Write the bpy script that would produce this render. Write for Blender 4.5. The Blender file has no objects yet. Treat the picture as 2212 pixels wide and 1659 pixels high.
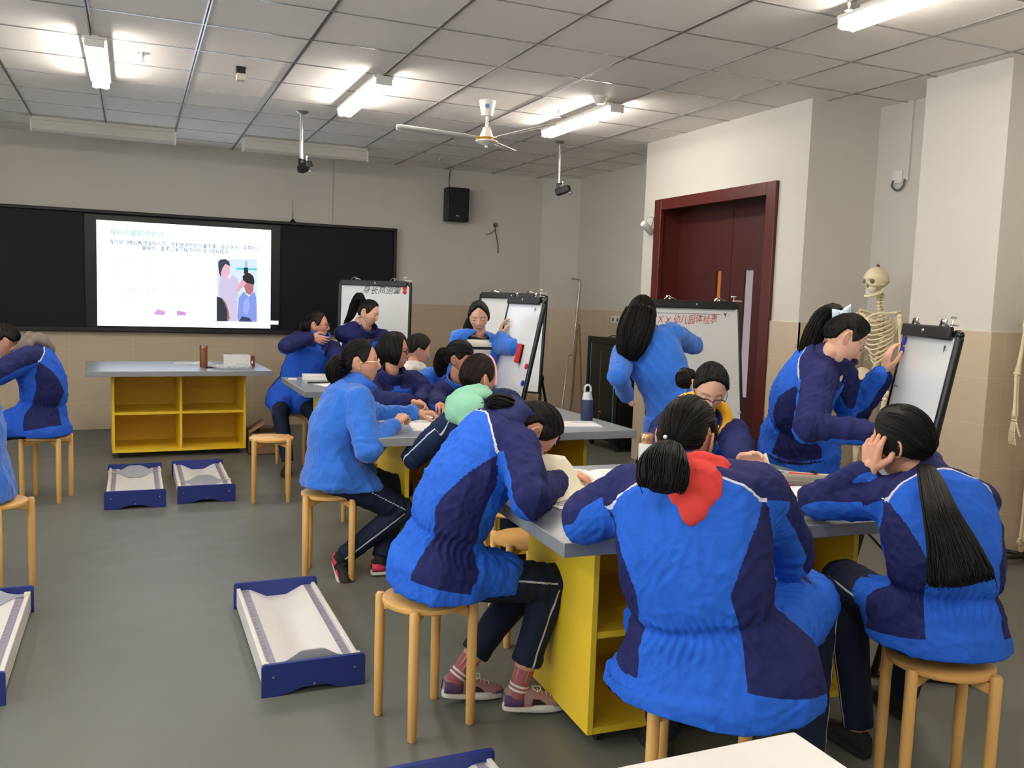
import bpy, bmesh, math, random
import numpy as np
from mathutils import Vector, Matrix

random.seed(7); rng = np.random.default_rng(7)
SC = bpy.context.scene
COL = SC.collection
PI = math.pi
def R_(d): return math.radians(d)

# ------------------------------------------------------------------ camera, world, exposure
EYE = 1.5                                   # eye height in metres
YAW, PITCH, ROLL, FPX = 0.405320654, -0.0960763765, 0.0335594625, 1913.91
_f = np.array([math.sin(YAW)*math.cos(PITCH), math.cos(YAW)*math.cos(PITCH), math.sin(PITCH)])
_r0 = np.array([math.cos(YAW), -math.sin(YAW), 0.0]); _u0 = np.cross(_r0, _f)
_r = math.cos(ROLL)*_r0 + math.sin(ROLL)*_u0; _u = -math.sin(ROLL)*_r0 + math.cos(ROLL)*_u0
CAMP = np.array([0, 0, EYE])
cam_d = bpy.data.cameras.new('camera'); cam = bpy.data.objects.new('camera', cam_d); COL.objects.link(cam)
cam_d.sensor_fit = 'HORIZONTAL'; cam_d.sensor_width = 36.0; cam_d.lens = FPX/2212*36.0
cam_d.clip_start = 0.05; cam_d.clip_end = 100
cam.matrix_world = Matrix(((_r[0], _u[0], -_f[0], 0), (_r[1], _u[1], -_f[1], 0), (_r[2], _u[2], -_f[2], EYE), (0, 0, 0, 1)))
SC.camera = cam
w = bpy.data.worlds.new('World'); SC.world = w; w.use_nodes = True
w.node_tree.nodes['Background'].inputs[0].default_value = (0.86, 0.95, 1.0, 1); w.node_tree.nodes['Background'].inputs[1].default_value = 2.2   # overcast daylight for the added left-wall windows
SC.view_settings.view_transform = 'Standard'; SC.view_settings.look = 'None'
SC.view_settings.gamma = 1.0; SC.view_settings.use_curve_mapping = False
SC.view_settings.exposure = EXPOSURE = 1.42
SC.cycles.use_denoising = True
try: SC.cycles.denoiser = 'OPENIMAGEDENOISE'
except Exception: pass
SC.cycles.max_bounces = 8; SC.cycles.sample_clamp_indirect = 6
TUBE_POWER = 20.0                           # emission strength of every ceiling tube

def ray(x, y): return _f + _r*(x-1106)/FPX - _u*(y-829.5)/FPX
def PY(x, y, Y): d = ray(x, y); return CAMP + d*(Y/d[1])       # photograph point on the plane at depth Y
def PZ(x, y, z): d = ray(x, y); return CAMP + d*((z-EYE)/d[2])  # ... at height z
def PX(x, y, X): d = ray(x, y); return CAMP + d*(X/d[0])
def A(*a): return np.array(a, float)
def nrm(v): v = np.asarray(v, float); n = np.linalg.norm(v); return v/n if n > 1e-9 else v

# ------------------------------------------------------------------ materials
def lin(c):
    if isinstance(c, str):
        c = c.lstrip('#'); c = [int(c[i:i+2], 16)/255 for i in (0, 2, 4)]
    return tuple(x/12.92 if x <= .04045 else ((x+.055)/1.055)**2.4 for x in c) + (1.0,)
class NT:
    def __init__(s, m): s.t = m.node_tree; s.n = s.t.nodes; s.l = s.t.links
    def new(s, typ, **kw):
        n = s.n.new(typ)
        for k, v in kw.items(): setattr(n, k, v)
        return n
    def link(s, a, b): s.l.new(a, b)
    def math(s, op, a, b=None, c=None):
        n = s.n.new('ShaderNodeMath'); n.operation = op
        for i, x in enumerate((a, b, c)):
            if x is None: continue
            if hasattr(x, 'links'): s.l.new(x, n.inputs[i])
            else: n.inputs[i].default_value = x
        return n.outputs[0]
    def mix(s, f, a, b):
        n = s.n.new('ShaderNodeMix'); n.data_type = 'RGBA'
        for i, x in ((0, f), (6, a), (7, b)):
            if hasattr(x, 'links'): s.l.new(x, n.inputs[i])
            else: n.inputs[i].default_value = x
        return n.outputs[2]
    def attr(s, name): return s.new('ShaderNodeAttribute', attribute_name=name)
    def noise(s, vec, scale, detail=3, rough=.55):
        n = s.new('ShaderNodeTexNoise'); n.inputs['Scale'].default_value = scale
        n.inputs['Detail'].default_value = detail; n.inputs['Roughness'].default_value = rough
        if vec is not None: s.l.new(vec, n.inputs['Vector'])
        return n.outputs[0]
    def bump(s, h, strength, dist=.002):
        n = s.new('ShaderNodeBump'); n.inputs['Strength'].default_value = strength; n.inputs['Distance'].default_value = dist
        s.l.new(h, n.inputs['Height']); return n.outputs[0]
def base(name, color, rough=.6, metal=0., spec=.5):
    m = bpy.data.materials.new(name); m.use_nodes = True; t = NT(m); b = t.n['Principled BSDF']
    b.inputs['Base Color'].default_value = lin(color); b.inputs['Roughness'].default_value = rough
    b.inputs['Metallic'].default_value = metal; b.inputs['Specular IOR Level'].default_value = spec
    return m, t, b
def mat(name, color, rough=.6, metal=0., spec=.5, var=.06, scale=30., bump=0., bscale=200., emit=0.):
    m, t, b = base(name, color, rough, metal, spec)
    tc = t.new('ShaderNodeTexCoord').outputs['Object']
    if var:
        c = lin(color); n = t.noise(tc, scale)
        lo = tuple(max(0, x*(1-var*2)) for x in c[:3])+(1,); hi = tuple(min(1, x*(1+var*2)) for x in c[:3])+(1,)
        t.link(t.mix(n, lo, hi), b.inputs['Base Color'])
    if bump: t.link(t.bump(t.noise(tc, bscale), bump), b.inputs['Normal'])
    if emit:
        b.inputs['Emission Color'].default_value = lin(color); b.inputs['Emission Strength'].default_value = emit
    return m
def mat_wood(name, c1, c2, rough=.42, axis=2, scale=9.):
    m, t, b = base(name, c1, rough)
    tc = t.new('ShaderNodeTexCoord').outputs['Object']; mp = t.new('ShaderNodeMapping')
    s = [6, 6, 6]; s[axis] = .6; mp.inputs['Scale'].default_value = s; t.link(tc, mp.inputs['Vector'])
    n = t.noise(mp.outputs[0], scale, 6, .6)
    t.link(t.mix(n, lin(c1), lin(c2)), b.inputs['Base Color']); t.link(t.bump(n, .08), b.inputs['Normal']); return m
def mat_tile(name, axis):
    m, t, b = base(name, '#b09c82', .32)
    tc = t.new('ShaderNodeTexCoord').outputs['Object']; sp = t.new('ShaderNodeSeparateXYZ'); t.link(tc, sp.inputs[0])
    cb = t.new('ShaderNodeCombineXYZ'); t.link(sp.outputs[axis], cb.inputs[0]); t.link(sp.outputs[2], cb.inputs[1])
    br = t.new('ShaderNodeTexBrick'); t.link(cb.outputs[0], br.inputs['Vector']); br.offset = 0.
    for k, v in (('Scale', 1.), ('Mortar Size', .003), ('Mortar Smooth', .15), ('Bias', 0.), ('Brick Width', .6), ('Row Height', .28)): br.inputs[k].default_value = v
    n1 = t.noise(tc, 5, 6, .65); n2 = t.noise(tc, 60, 3)
    c = t.mix(n1, lin('#bfad95'), lin('#cfbfa5')); c = t.mix(t.math('MULTIPLY', n2, .35), c, lin('#b4a289'))
    t.link(t.mix(br.outputs['Fac'], c, lin('#cfc0a5')), b.inputs['Base Color'])
    t.link(t.bump(t.math('SUBTRACT', 1., br.outputs['Fac']), .25, .003), b.inputs['Normal']); return m
def mat_floor():
    m, t, b = base('vinyl_floor', '#8a8a80', .38, 0, .4)
    tc = t.new('ShaderNodeTexCoord').outputs['Object']
    n1 = t.noise(tc, .9, 3); n2 = t.noise(tc, 90, 2, .8); n3 = t.noise(tc, 6, 4)
    c = t.mix(n1, lin('#5f615b'), lin('#696a62')); c = t.mix(t.math('MULTIPLY', n2, .35), c, lin('#525450')); c = t.mix(t.math('MULTIPLY', n3, .25), c, lin('#73736a'))
    t.link(c, b.inputs['Base Color']); t.link(t.math('MULTIPLY_ADD', n3, .2, .32), b.inputs['Roughness']); return m
def mat_skin(tone='#d9a68c'):
    m, t, b = base('skin_'+tone[1:], tone, .5, 0, .35)
    b.inputs['Subsurface Weight'].default_value = .08; b.inputs['Subsurface Radius'].default_value = (.01, .004, .002); b.inputs['Subsurface Scale'].default_value = .6
    tc = t.new('ShaderNodeTexCoord').outputs['Object']
    c = lin(tone); dk = (c[0]*.93, c[1]*.86, c[2]*.82, 1)
    cc = t.mix(t.noise(tc, 45), c, dk)
    cc = t.mix(t.math('MULTIPLY', t.attr('lip').outputs['Fac'], .75), cc, lin('#a8574f'))
    cc = t.mix(t.math('MULTIPLY', t.attr('brow').outputs['Fac'], .8), cc, lin('#3a2a22'))
    cc = t.mix(t.math('MULTIPLY', t.attr('blush').outputs['Fac'], .35), cc, lin('#c9705c'))
    t.link(cc, b.inputs['Base Color']); return m
def mat_hair(name='black_hair', c='#0b0908', c2='#17110e', rough=.5):
    m, t, b = base(name, c, rough, 0, .22)
    v = t.attr('hu').outputs['Vector']; n = t.noise(v, 55, 3, .7)
    cc = t.mix(n, lin(c), lin(c2)); t.link(cc, b.inputs['Base Color'])
    t.link(t.bump(n, .7, .004), b.inputs['Normal']); return m
def mat_cloth(name, c1, c2='#1a1f4e', pipe='#cfd0dc', rough=.75, weave=900., bump=.12, sheen=.0):
    """two-colour sewn cloth: attribute 'navy' > 0 takes the second colour, attribute 'pipe' < 0 the white piping"""
    m, t, b = base(name, c1, rough, 0, .25)
    tc = t.new('ShaderNodeTexCoord').outputs['Object']
    n = t.noise(tc, 14, 4); k = t.noise(tc, weave, 2)
    def two(c): c = lin(c); return t.mix(n, tuple(x*.86 for x in c[:3])+(1,), tuple(min(1, x*1.14) for x in c[:3])+(1,))
    f = t.math('GREATER_THAN', t.attr('navy').outputs['Fac'], 0.0)
    col = t.mix(f, two(c1), two(c2))
    p = t.math('LESS_THAN', t.math('ABSOLUTE', t.attr('pipe').outputs['Fac']), .0036)
    col = t.mix(p, col, lin(pipe)); t.link(col, b.inputs['Base Color'])
    h = t.math('ADD', t.math('MULTIPLY', k, .25), t.noise(tc, 38, 4, .6))
    t.link(t.bump(h, bump, .012), b.inputs['Normal'])
    if sheen: b.inputs['Sheen Weight'].default_value = sheen
    return m
def mat_emit(name, c, s):
    m = bpy.data.materials.new(name); m.use_nodes = True; t = NT(m); b = t.n['Principled BSDF']
    b.inputs['Base Color'].default_value = (.02, .02, .02, 1); b.inputs['Emission Color'].default_value = lin(c); b.inputs['Emission Strength'].default_value = s
    return m

M = {}
M['wall'] = mat('painted_wall', '#cdc9c0', .7, var=.015, scale=3, bump=.05, bscale=120)
M['ceil'] = mat('mineral_ceiling_tile', '#f4f0ea', .85, var=.03, scale=160, bump=.15, bscale=300)
M['tbar'] = mat('ceiling_bar_metal', '#b9b7b6', .22, .55, var=.0)
M['groove'] = mat('bar_groove', '#55514e', .6, var=0)
M['tileX'] = mat_tile('wall_tile_x', 0); M['tileY'] = mat_tile('wall_tile_y', 1)
M['floor'] = mat_floor()
M['maroon'] = mat_wood('maroon_door', '#3a100c', '#481510', .45)
M['maroon2'] = mat_wood('maroon_frame', '#4c1712', '#5a1d16', .38)
M['black'] = mat('black_plastic', '#121213', .45, var=.05)
M['blacksatin'] = mat('black_satin', '#0b0c0e', .3, var=.05)
M['board'] = mat('chalkboard', '#0c0d11', .5, spec=.25, var=.06, scale=4)
M['steel'] = mat('steel', '#b5b5b2', .3, .9, var=.03)
M['chrome'] = mat('chrome', '#d5d5d5', .12, 1., var=0)
M['white'] = mat('white_plastic', '#dedcd6', .45, var=.02)
M['offwhite'] = mat('offwhite_metal', '#c6c3ba', .5, var=.02)
M['cream'] = mat('cream_plastic', '#cfc9b4', .5, var=.03)
M['yellow'] = mat('yellow_laminate', '#efca34', .4, var=.03, scale=8)
M['tabletop'] = mat('grey_tabletop', '#92969a', .33, .25, var=.04, scale=25)
M['whitetop'] = mat('white_tabletop', '#d8d5d0', .4, var=.02)
M['wood'] = mat_wood('beech_wood', '#d09e56', '#dfb26c', .38)
M['woodtop'] = mat_wood('beech_seat', '#cf9c54', '#ddb06c', .35, axis=0)
M['navyboard'] = mat('navy_board', '#1e2f78', .5, var=.05, scale=60)
M['trough'] = mat('trough_white', '#d5d2cc', .45, var=.02)
M['ruler'] = mat('ruler_grey', '#8d8795', .35, var=.3, scale=80)
M['slider'] = mat('slider_grey', '#a3a6ad', .3, var=.04)
M['paper'] = mat('paper', '#e6e4e0', .8, var=.02); M['paperblue'] = mat('paper_cool', '#d6dbe6', .8, var=.02)
M['creampaper'] = mat('cream_paper', '#e6dfc6', .8, var=.02)
M['ink'] = mat('print_ink', '#8d8d90', .8, var=.2, scale=300); M['inkdark'] = mat('print_dark', '#55565a', .8, var=.5, scale=400)
M['boardwhite'] = mat('whiteboard_face', '#dfe2e3', .18, var=.02, scale=3)
M['red'] = mat('red_plastic', '#d01f22', .4, var=.03); M['blue'] = mat('blue_plastic', '#2330b0', .4, var=.03)
M['marker'] = mat('black_marker', '#4a4a4c', .6, var=.2); M['redink'] = mat('red_marker', '#c8474c', .6, var=.2)
M['bone'] = mat('bone', '#dccfae', .55, var=.07, scale=25, bump=.1, bscale=150); M['bonedark'] = mat('bone_cavity', '#6d5c42', .8, var=.1)
M['cartilage'] = mat('disc_orange', '#c08a52', .6, var=.1)
M['copper'] = mat('copper_metal', '#a5714e', .32, .7, var=.04); M['gold'] = mat('gold_metal', '#d8a73c', .2, .9, var=.02); M['champagne'] = mat('champagne_metal', '#c9a17a', .28, .8, var=.03)
M['card'] = mat('cardboard', '#8a6b4e', .8, var=.08); M['box_red'] = mat('dark_red_card', '#6b2a22', .6, var=.05)
M['bottleblue'] = mat('bottle_navy', '#2b3a5c', .5, var=.04); M['frost'] = mat('frosted_plastic', '#cdd3d3', .35, var=.02)
M['orange'] = mat('orange_plastic', '#e8682a', .4, var=.02); M['pink'] = mat('pink_plastic', '#e636a0', .4, var=.02); M['bluepen'] = mat('blue_highlighter', '#3f62b8', .4, var=.02)
M['greycloth'] = mat('grey_canvas', '#8a8175', .85, var=.05, bump=.2, bscale=500); M['blackcloth'] = mat('black_fabric', '#101012', .7, var=.1, bump=.2, bscale=300)
M['rubber'] = mat('rubber', '#1b1b1c', .7, var=.05); M['tan'] = mat('ochre_pipe', '#8c7452', .45, .3, var=.1, scale=12)
M['tube'] = mat_emit('lamp_tube', '#fff5ea', TUBE_POWER)
M['glassdark'] = mat('dark_glass', '#15191b', .08, var=0, spec=.6); M['cyanstrip'] = mat('cyan_edge', '#4d8fa6', .3, var=.05)
M['amber'] = mat_emit('lit_door_pane_amber', '#a5601c', .4); M['paleglass'] = mat_emit('lit_door_pane_pale', '#a09094', .36)
M['eye'] = mat('eye_white', '#d8d2cc', .25, var=.02); M['iris'] = mat('iris_dark', '#1a1210', .2, var=0); M['lash'] = mat('lash', '#1c1513', .7, var=0); M['mouth'] = mat('mouth_dark', '#5c2a28', .7, var=0)
M['hair'] = mat_hair(); M['hairbrown'] = mat_hair('dark_brown_hair', '#150e0d', '#281a17', .5)
M['skinA'] = mat_skin('#d6a288'); M['skinB'] = mat_skin('#e0b29a'); M['skinC'] = mat_skin('#cc9377')
M['parka'] = mat_cloth('parka_cloth', '#2260cc', '#1b2058', bump=.3); M['parkadim'] = mat_cloth('parka_cloth_deep', '#2258c4', '#1a1f54', bump=.3)
M['fleece'] = mat_cloth('fleece_cloth', '#3170d0', '#1c2158', rough=.95, weave=1500, bump=.25, sheen=.3)
M['navyjkt'] = mat_cloth('navy_jacket', '#182748', '#182748', bump=.18)
M['trousers'] = mat_cloth('track_trousers', '#131d33', '#131d33', pipe='#b9bcc6', bump=.15)
M['hoodmint'] = mat('mint_fleece', '#8cc4a6', .95, var=.04, bump=.25, bscale=500); M['hoodred'] = mat('red_fleece', '#d8403a', .95, var=.05, bump=.25, bscale=500)
M['hoodyellow'] = mat('yellow_fleece', '#f0b32c', .95, var=.04, bump=.25, bscale=500); M['hoodgrey'] = mat('grey_fleece', '#6e635c', .95, var=.06, bump=.25, bscale=500)
M['whitecloth'] = mat('white_cotton', '#d8d2c8', .9, var=.03, bump=.2, bscale=400)
M['collarblue'] = mat('collar_blue', '#2d67c8', .8, var=.05, bump=.2, bscale=400); M['collarnavy'] = mat('collar_navy', '#1c2158', .8, var=.05, bump=.2, bscale=400)
M['snap'] = mat('snap_metal', '#9fa3a8', .3, .8, var=0); M['ribbon'] = mat('pale_ribbon', '#cfe0ee', .5, var=.03); M['pinkband'] = mat('pink_band', '#e3a7b4', .6, var=.05)
M['pearl'] = mat('pearl', '#e8ecf2', .12, var=0); M['glframe'] = mat('glasses_dark', '#231c1a', .35, var=0); M['glpale'] = mat('glasses_pale', '#e8c9b4', .3, .3, var=0)
def mat_lens():
    m, t, b = base('lens', '#ffffff', .03); b.inputs['Transmission Weight'].default_value = 1.; b.inputs['IOR'].default_value = 1.05; b.inputs['Alpha'].default_value = .35; return m
M['lens'] = mat_lens()
def mat_bag():
    m, t, b = base('clear_film', '#e8edf0', .15); b.inputs['Alpha'].default_value = .4; return m
M['film'] = mat_bag()
M['sock'] = mat('rose_sock', '#9c5560', .9, var=.06, bump=.3, bscale=300); M['sockdark'] = mat('dark_sock', '#191417', .9, var=.05)
M['shoepurple'] = mat('purple_suede', '#5d4568', .8, var=.08); M['shoepink'] = mat('dusty_pink_suede', '#a07a7c', .8, var=.06); M['shoeblack'] = mat('shoe_black', '#17130f', .7, var=.08)
M['solewhite'] = mat('sole_white', '#d9d5cc', .55, var=.04); M['hotpink'] = mat('hot_pink_trim', '#e0405e', .6, var=.03); M['shoedark'] = mat('shoe_maroon', '#2a1417', .7, var=.08)

# ------------------------------------------------------------------ mesh building
def frame_of(d, up=(0, 0, 1)):
    d = nrm(d); up = np.asarray(up, float)
    if abs(d@up) > .97: up = A(1, 0, 0) if abs(d[0]) < .9 else A(0, 1, 0)
    x = nrm(np.cross(up, d)); y = np.cross(d, x); return x, y, d
def yawv(deg): a = R_(deg); return A(math.sin(a), math.cos(a), 0)
def rightv(deg): a = R_(deg); return A(math.cos(a), -math.sin(a), 0)
class MB:
    def __init__(s): s.v = []; s.f = []; s.mi = []; s.n = 0; s.at = {}
    def add(s, v, f, mi=0, **at):
        v = np.asarray(v, float).reshape(-1, 3); s.v.append(v)
        s.f += [[i+s.n for i in q] for q in f]; s.mi += [mi]*len(f)
        for k, a in at.items(): s.at.setdefault(k, []).append((s.n, np.asarray(a, float)))
        s.n += len(v); return s
    def box(s, c, size, rot=None, mi=0):
        c = np.asarray(c, float); h = np.asarray(size, float)/2
        q = A(*[(a, b, d) for a in (-1, 1) for b in (-1, 1) for d in (-1, 1)]).reshape(-1, 3)*h
        if rot is not None: q = q @ np.asarray(rot, float)      # rows of rot are the box axes
        return s.add(q+c, [(0, 1, 3, 2), (4, 6, 7, 5), (0, 4, 5, 1), (2, 3, 7, 6), (0, 2, 6, 4), (1, 5, 7, 3)], mi)
    def bb(s, x0, x1, y0, y1, z0, z1, mi=0): return s.box(((x0+x1)/2, (y0+y1)/2, (z0+z1)/2), (abs(x1-x0), abs(y1-y0), abs(z1-z0)), None, mi)
    def loft(s, rings, cap=True, mi=0, closed=False, **at):
        rings = np.asarray(rings, float); k, n, _ = rings.shape; f = []
        for i in range(k if closed else k-1):
            j2 = (i+1) % k
            for j in range(n): f.append((i*n+j, i*n+(j+1) % n, j2*n+(j+1) % n, j2*n+j))
        if cap and not closed: f.append(tuple(range(n-1, -1, -1))); f.append(tuple((k-1)*n+j for j in range(n)))
        return s.add(rings.reshape(-1, 3), f, mi, **at)
    def tube(s, pts, r, n=8, mi=0, closed=False, flat=1., up=(0, 0, 1), **at):
        pts = np.asarray(pts, float); k = len(pts); r = np.broadcast_to(np.asarray(r, float), (k,))
        if closed: d = np.roll(pts, -1, 0)-np.roll(pts, 1, 0)
        else: d = np.gradient(pts, axis=0)
        rings = []; x = None; th = np.arange(n)*2*PI/n
        for i in range(k):
            t = nrm(d[i])
            if x is None: x, y, _ = frame_of(t, up)
            else:
                x = x-t*(x@t); x = nrm(x); y = np.cross(t, x)
            rings.append(pts[i]+r[i]*(np.cos(th)[:, None]*x+flat*np.sin(th)[:, None]*y))
        return s.loft(rings, True, mi, closed, **at)
    def cyl(s, p0, p1, r0, r1=None, n=20, mi=0): return s.tube([p0, p1], [r0, r0 if r1 is None else r1], n, mi)
    def cap(s, p0, p1, r0, r1=None, n=16, mi=0, flat=1., up=(0, 0, 1)):
        p0 = np.asarray(p0, float); p1 = np.asarray(p1, float); r1 = r0 if r1 is None else r1
        d = nrm(p1-p0) if np.linalg.norm(p1-p0) > 1e-6 else A(0, 0, 1); pts, rr = [], []
        for a in (88, 65, 40, 18): pts.append(p0-d*r0*math.sin(R_(a))); rr.append(r0*math.cos(R_(a)))
        for t in (0, .33, .66, 1): pts.append(p0+(p1-p0)*t); rr.append(r0+(r1-r0)*t)
        for a in (18, 40, 65, 88): pts.append(p1+d*r1*math.sin(R_(a))); rr.append(r1*math.cos(R_(a)))
        x, y, _ = frame_of(d, up); th = np.arange(n)*2*PI/n
        return s.loft([p+r*(np.cos(th)[:, None]*x+flat*np.sin(th)[:, None]*y) for p, r in zip(pts, rr)], True, mi)
    def ell(s, c, ax, nu=20, nv=12, mi=0):
        """ellipsoid; ax = 3 vectors (rows) or 3 radii"""
        ax = np.asarray(ax, float); ax = np.diag(ax) if ax.ndim == 1 else ax; rings = []
        for i in range(nv+1):
            p = -PI/2+.02+(PI-.04)*i/nv; th = np.arange(nu)*2*PI/nu
            q = np.stack([np.cos(p)*np.cos(th), np.cos(p)*np.sin(th), np.full(nu, math.sin(p))], 1); rings.append(np.asarray(c)+q@ax)
        return s.loft(rings, True, mi)
    def lathe(s, prof, c, n=24, mi=0, axis=(0, 0, 1)):
        x, y, z = frame_of(axis, (0, 1, 0)); th = np.arange(n)*2*PI/n
        return s.loft([np.asarray(c)+z*h+max(r, 1e-4)*(np.cos(th)[:, None]*x+np.sin(th)[:, None]*y) for r, h in prof], True, mi)
    def prism(s, poly, o, ex, ey, ez, mi=0):
        """2-D polygon in the ex, ey plane at o, thickened along the vector ez"""
        o = np.asarray(o, float); ex = np.asarray(ex, float); ey = np.asarray(ey, float); ez = np.asarray(ez, float)
        b = np.array([o+ex*x+ey*y for x, y in poly]); n = len(b); nm = np.cross(ex, ey)@ez
        f = [tuple(range(n-1, -1, -1)), tuple(range(n, 2*n))]+[(i, (i+1) % n, n+(i+1) % n, n+i) for i in range(n)]
        ar = sum(poly[i][0]*poly[(i+1) % n][1]-poly[(i+1) % n][0]*poly[i][1] for i in range(n))
        if nm*ar < 0: f = [q[::-1] for q in f]
        return s.add(np.vstack([b, b+ez]), f, mi)
    def grid(s, P3, mi=0, **at):
        P3 = np.asarray(P3, float); a, b, _ = P3.shape
        return s.add(P3.reshape(-1, 3), [(i*b+j, i*b+j+1, (i+1)*b+j+1, (i+1)*b+j) for i in range(a-1) for j in range(b-1)], mi, **at)
    def merge(s, o, mi=None):
        off = s.n
        for v in o.v: s.v.append(v)
        s.f += [[i+off for i in q] for q in o.f]; s.mi += o.mi if mi is None else [mi]*len(o.f)
        for k, l in o.at.items(): s.at.setdefault(k, []).extend((st+off, a) for st, a in l)
        s.n += o.n; return s
    def mesh(s, name, org=(0, 0, 0), smooth=40):
        me = bpy.data.meshes.new(name); v = np.vstack(s.v)-np.asarray(org)
        me.from_pydata(v.tolist(), [], [tuple(q) for q in s.f])
        me.polygons.foreach_set('material_index', s.mi)
        for k, l in s.at.items():
            vec = l[0][1].ndim > 1; d = np.zeros((s.n, 3) if vec else s.n)
            for st, a in l: d[st:st+len(a)] = a
            at = me.attributes.new(k, 'FLOAT_VECTOR' if vec else 'FLOAT', 'POINT'); at.data.foreach_set('vector' if vec else 'value', d.ravel())
        if smooth:
            me.shade_smooth()
            if smooth < 180: me.set_sharp_from_angle(angle=R_(smooth))
        me.update(); return me
    def obj(s, name, mats, parent=None, smooth=40, bevel=0, org=None, loc=None, solid=0):
        if org is None: org = tuple(parent['_o']) if parent is not None and '_o' in parent else (0, 0, 0)
        o = bpy.data.objects.new(name, s.mesh(name, org, smooth)); COL.objects.link(o)
        for m in (mats if isinstance(mats, (list, tuple)) else [mats]): o.data.materials.append(M[m] if isinstance(m, str) else m)
        if parent is not None: o.parent = parent; o['_o'] = org
        elif loc is not None: o.location = loc
        if solid: md = o.modifiers.new('s', 'SOLIDIFY'); md.thickness = solid; md.offset = 0
        if bevel: md = o.modifiers.new('b', 'BEVEL'); md.width = bevel; md.segments = 2; md.limit_method = 'ANGLE'; md.angle_limit = R_(50)
        return o
def tag(o, label=None, cat=None, group=None, kind=None):
    if label: o['label'] = label
    if cat: o['category'] = cat
    if group: o['group'] = group
    if kind: o['kind'] = kind
    return o
def thing(name, label, cat, loc=(0, 0, 0), group=None, world=False, rz=0):
    """Empty at the thing's base. world=True: its parts are given in world coordinates, else in its own"""
    o = bpy.data.objects.new(name, None); COL.objects.link(o); o.location = loc; o.rotation_euler = (0, 0, rz); o.empty_display_size = .05
    o['_o'] = tuple(float(x) for x in loc) if world else (0., 0., 0.)
    return tag(o, label, cat, group)
def kids(o): return [c for c in bpy.data.objects if c.parent == o]
def dup(o, loc, rz=0, label=None, parent=None, top=True):
    c = o.copy(); COL.objects.link(c)
    if top:
        c.location = loc; c.rotation_euler = (0, 0, rz)
        if label: c['label'] = label
    else: c.parent = parent
    for k in kids(o): dup(k, None, parent=c, top=False)
    return c
def struct(o): o['kind'] = 'structure'; return o
def voxel(mb, vox, it=6, fac=.5):
    """union of overlapping closed shapes as one smooth skin -> (verts, faces)"""
    me = mb.mesh('tmp', smooth=0); o = bpy.data.objects.new('tmp', me); COL.objects.link(o)
    r = o.modifiers.new('r', 'REMESH'); r.mode = 'VOXEL'; r.voxel_size = vox; r.adaptivity = 0
    if it: q = o.modifiers.new('q', 'SMOOTH'); q.factor = fac; q.iterations = it
    dg = bpy.context.evaluated_depsgraph_get(); ev = o.evaluated_get(dg); m2 = ev.to_mesh()
    v = np.empty(len(m2.vertices)*3); m2.vertices.foreach_get('co', v); f = [tuple(p.vertices) for p in m2.polygons]
    nn = np.empty(len(m2.vertices)*3); m2.vertices.foreach_get('normal', nn)
    ev.to_mesh_clear(); bpy.data.objects.remove(o); bpy.data.meshes.remove(me)
    return v.reshape(-1, 3), f, nn.reshape(-1, 3)
def text_mb(body, size, o, ex, ey, mi=0, shear=0, align='LEFT', bold=0):
    cu = bpy.data.curves.new('t', 'FONT'); cu.body = body; cu.size = size; cu.shear = shear; cu.align_x = align; cu.offset = bold; cu.resolution_u = 3
    ob = bpy.data.objects.new('t', cu); COL.objects.link(ob)
    dg = bpy.context.evaluated_depsgraph_get(); ev = ob.evaluated_get(dg); m2 = ev.to_mesh()
    v = np.array([tuple(p.co) for p in m2.vertices]).reshape(-1, 3); f = [tuple(p.vertices) for p in m2.polygons]
    ev.to_mesh_clear(); bpy.data.objects.remove(ob); bpy.data.curves.remove(cu)
    mb = MB()
    if len(v): mb.add(np.asarray(o)+v[:, :1]*np.asarray(ex)+v[:, 1:2]*np.asarray(ey), f, mi)
    return mb
def smooth01(x): x = np.clip(x, 0, 1); return x*x*(3-2*x)
def catmull(pts, n):
    pts = np.asarray(pts, float); k = len(pts); ext = np.vstack([2*pts[0]-pts[1], pts, 2*pts[-1]-pts[-2]]); out = []
    for t in np.linspace(0, k-1-1e-6, n):
        i = int(t); u = t-i; p0, p1, p2, p3 = ext[i:i+4]
        out.append(.5*((2*p1)+(-p0+p2)*u+(2*p0-5*p1+4*p2-p3)*u*u+(-p0+3*p1-3*p2+p3)*u**3))
    return np.array(out)
# ------------------------------------------------------------------ the room
ZC, YB = 2.987, 10.1
XL, XR, YR = -4.2, 5.08, -3.2
WZ = 1.40
o = struct(MB().bb(XL-.1, 5.5, YR-.1, 10.4, -.1, 0).obj('floor', 'floor')); tag(o, 'grey speckled vinyl floor of the classroom', 'floor')
ceil = struct(MB().bb(XL-.1, 5.5, YR-.1, 10.4, ZC, ZC+.1).obj('ceiling', 'ceil')); tag(ceil, 'suspended ceiling of square grey tiles', 'ceiling')
g = MB(); k = -8
xs = [-.22+.6*i for i in range(-7, 10)]; ys = [6.075+.6*i for i in range(-16, 7)]
for x in xs:
    if XL < x < 5.4:
        g.bb(x-.012, x-.004, YR, 10.1, ZC-.005, ZC+.002); g.bb(x+.004, x+.012, YR, 10.1, ZC-.005, ZC+.002); g.bb(x-.004, x+.004, YR, 10.1, ZC-.002, ZC+.002, 1)
for y in ys:
    if y > YR: g.bb(XL, 5.4, y-.008, y-.0015, ZC-.0035, ZC+.002); g.bb(XL, 5.4, y+.0015, y+.008, ZC-.0035, ZC+.002); g.bb(XL, 5.4, y-.0015, y+.0015, ZC-.001, ZC+.002, 1)
tag(g.obj('grid_bars', ['tbar', 'groove'], ceil), kind='stuff')
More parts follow.
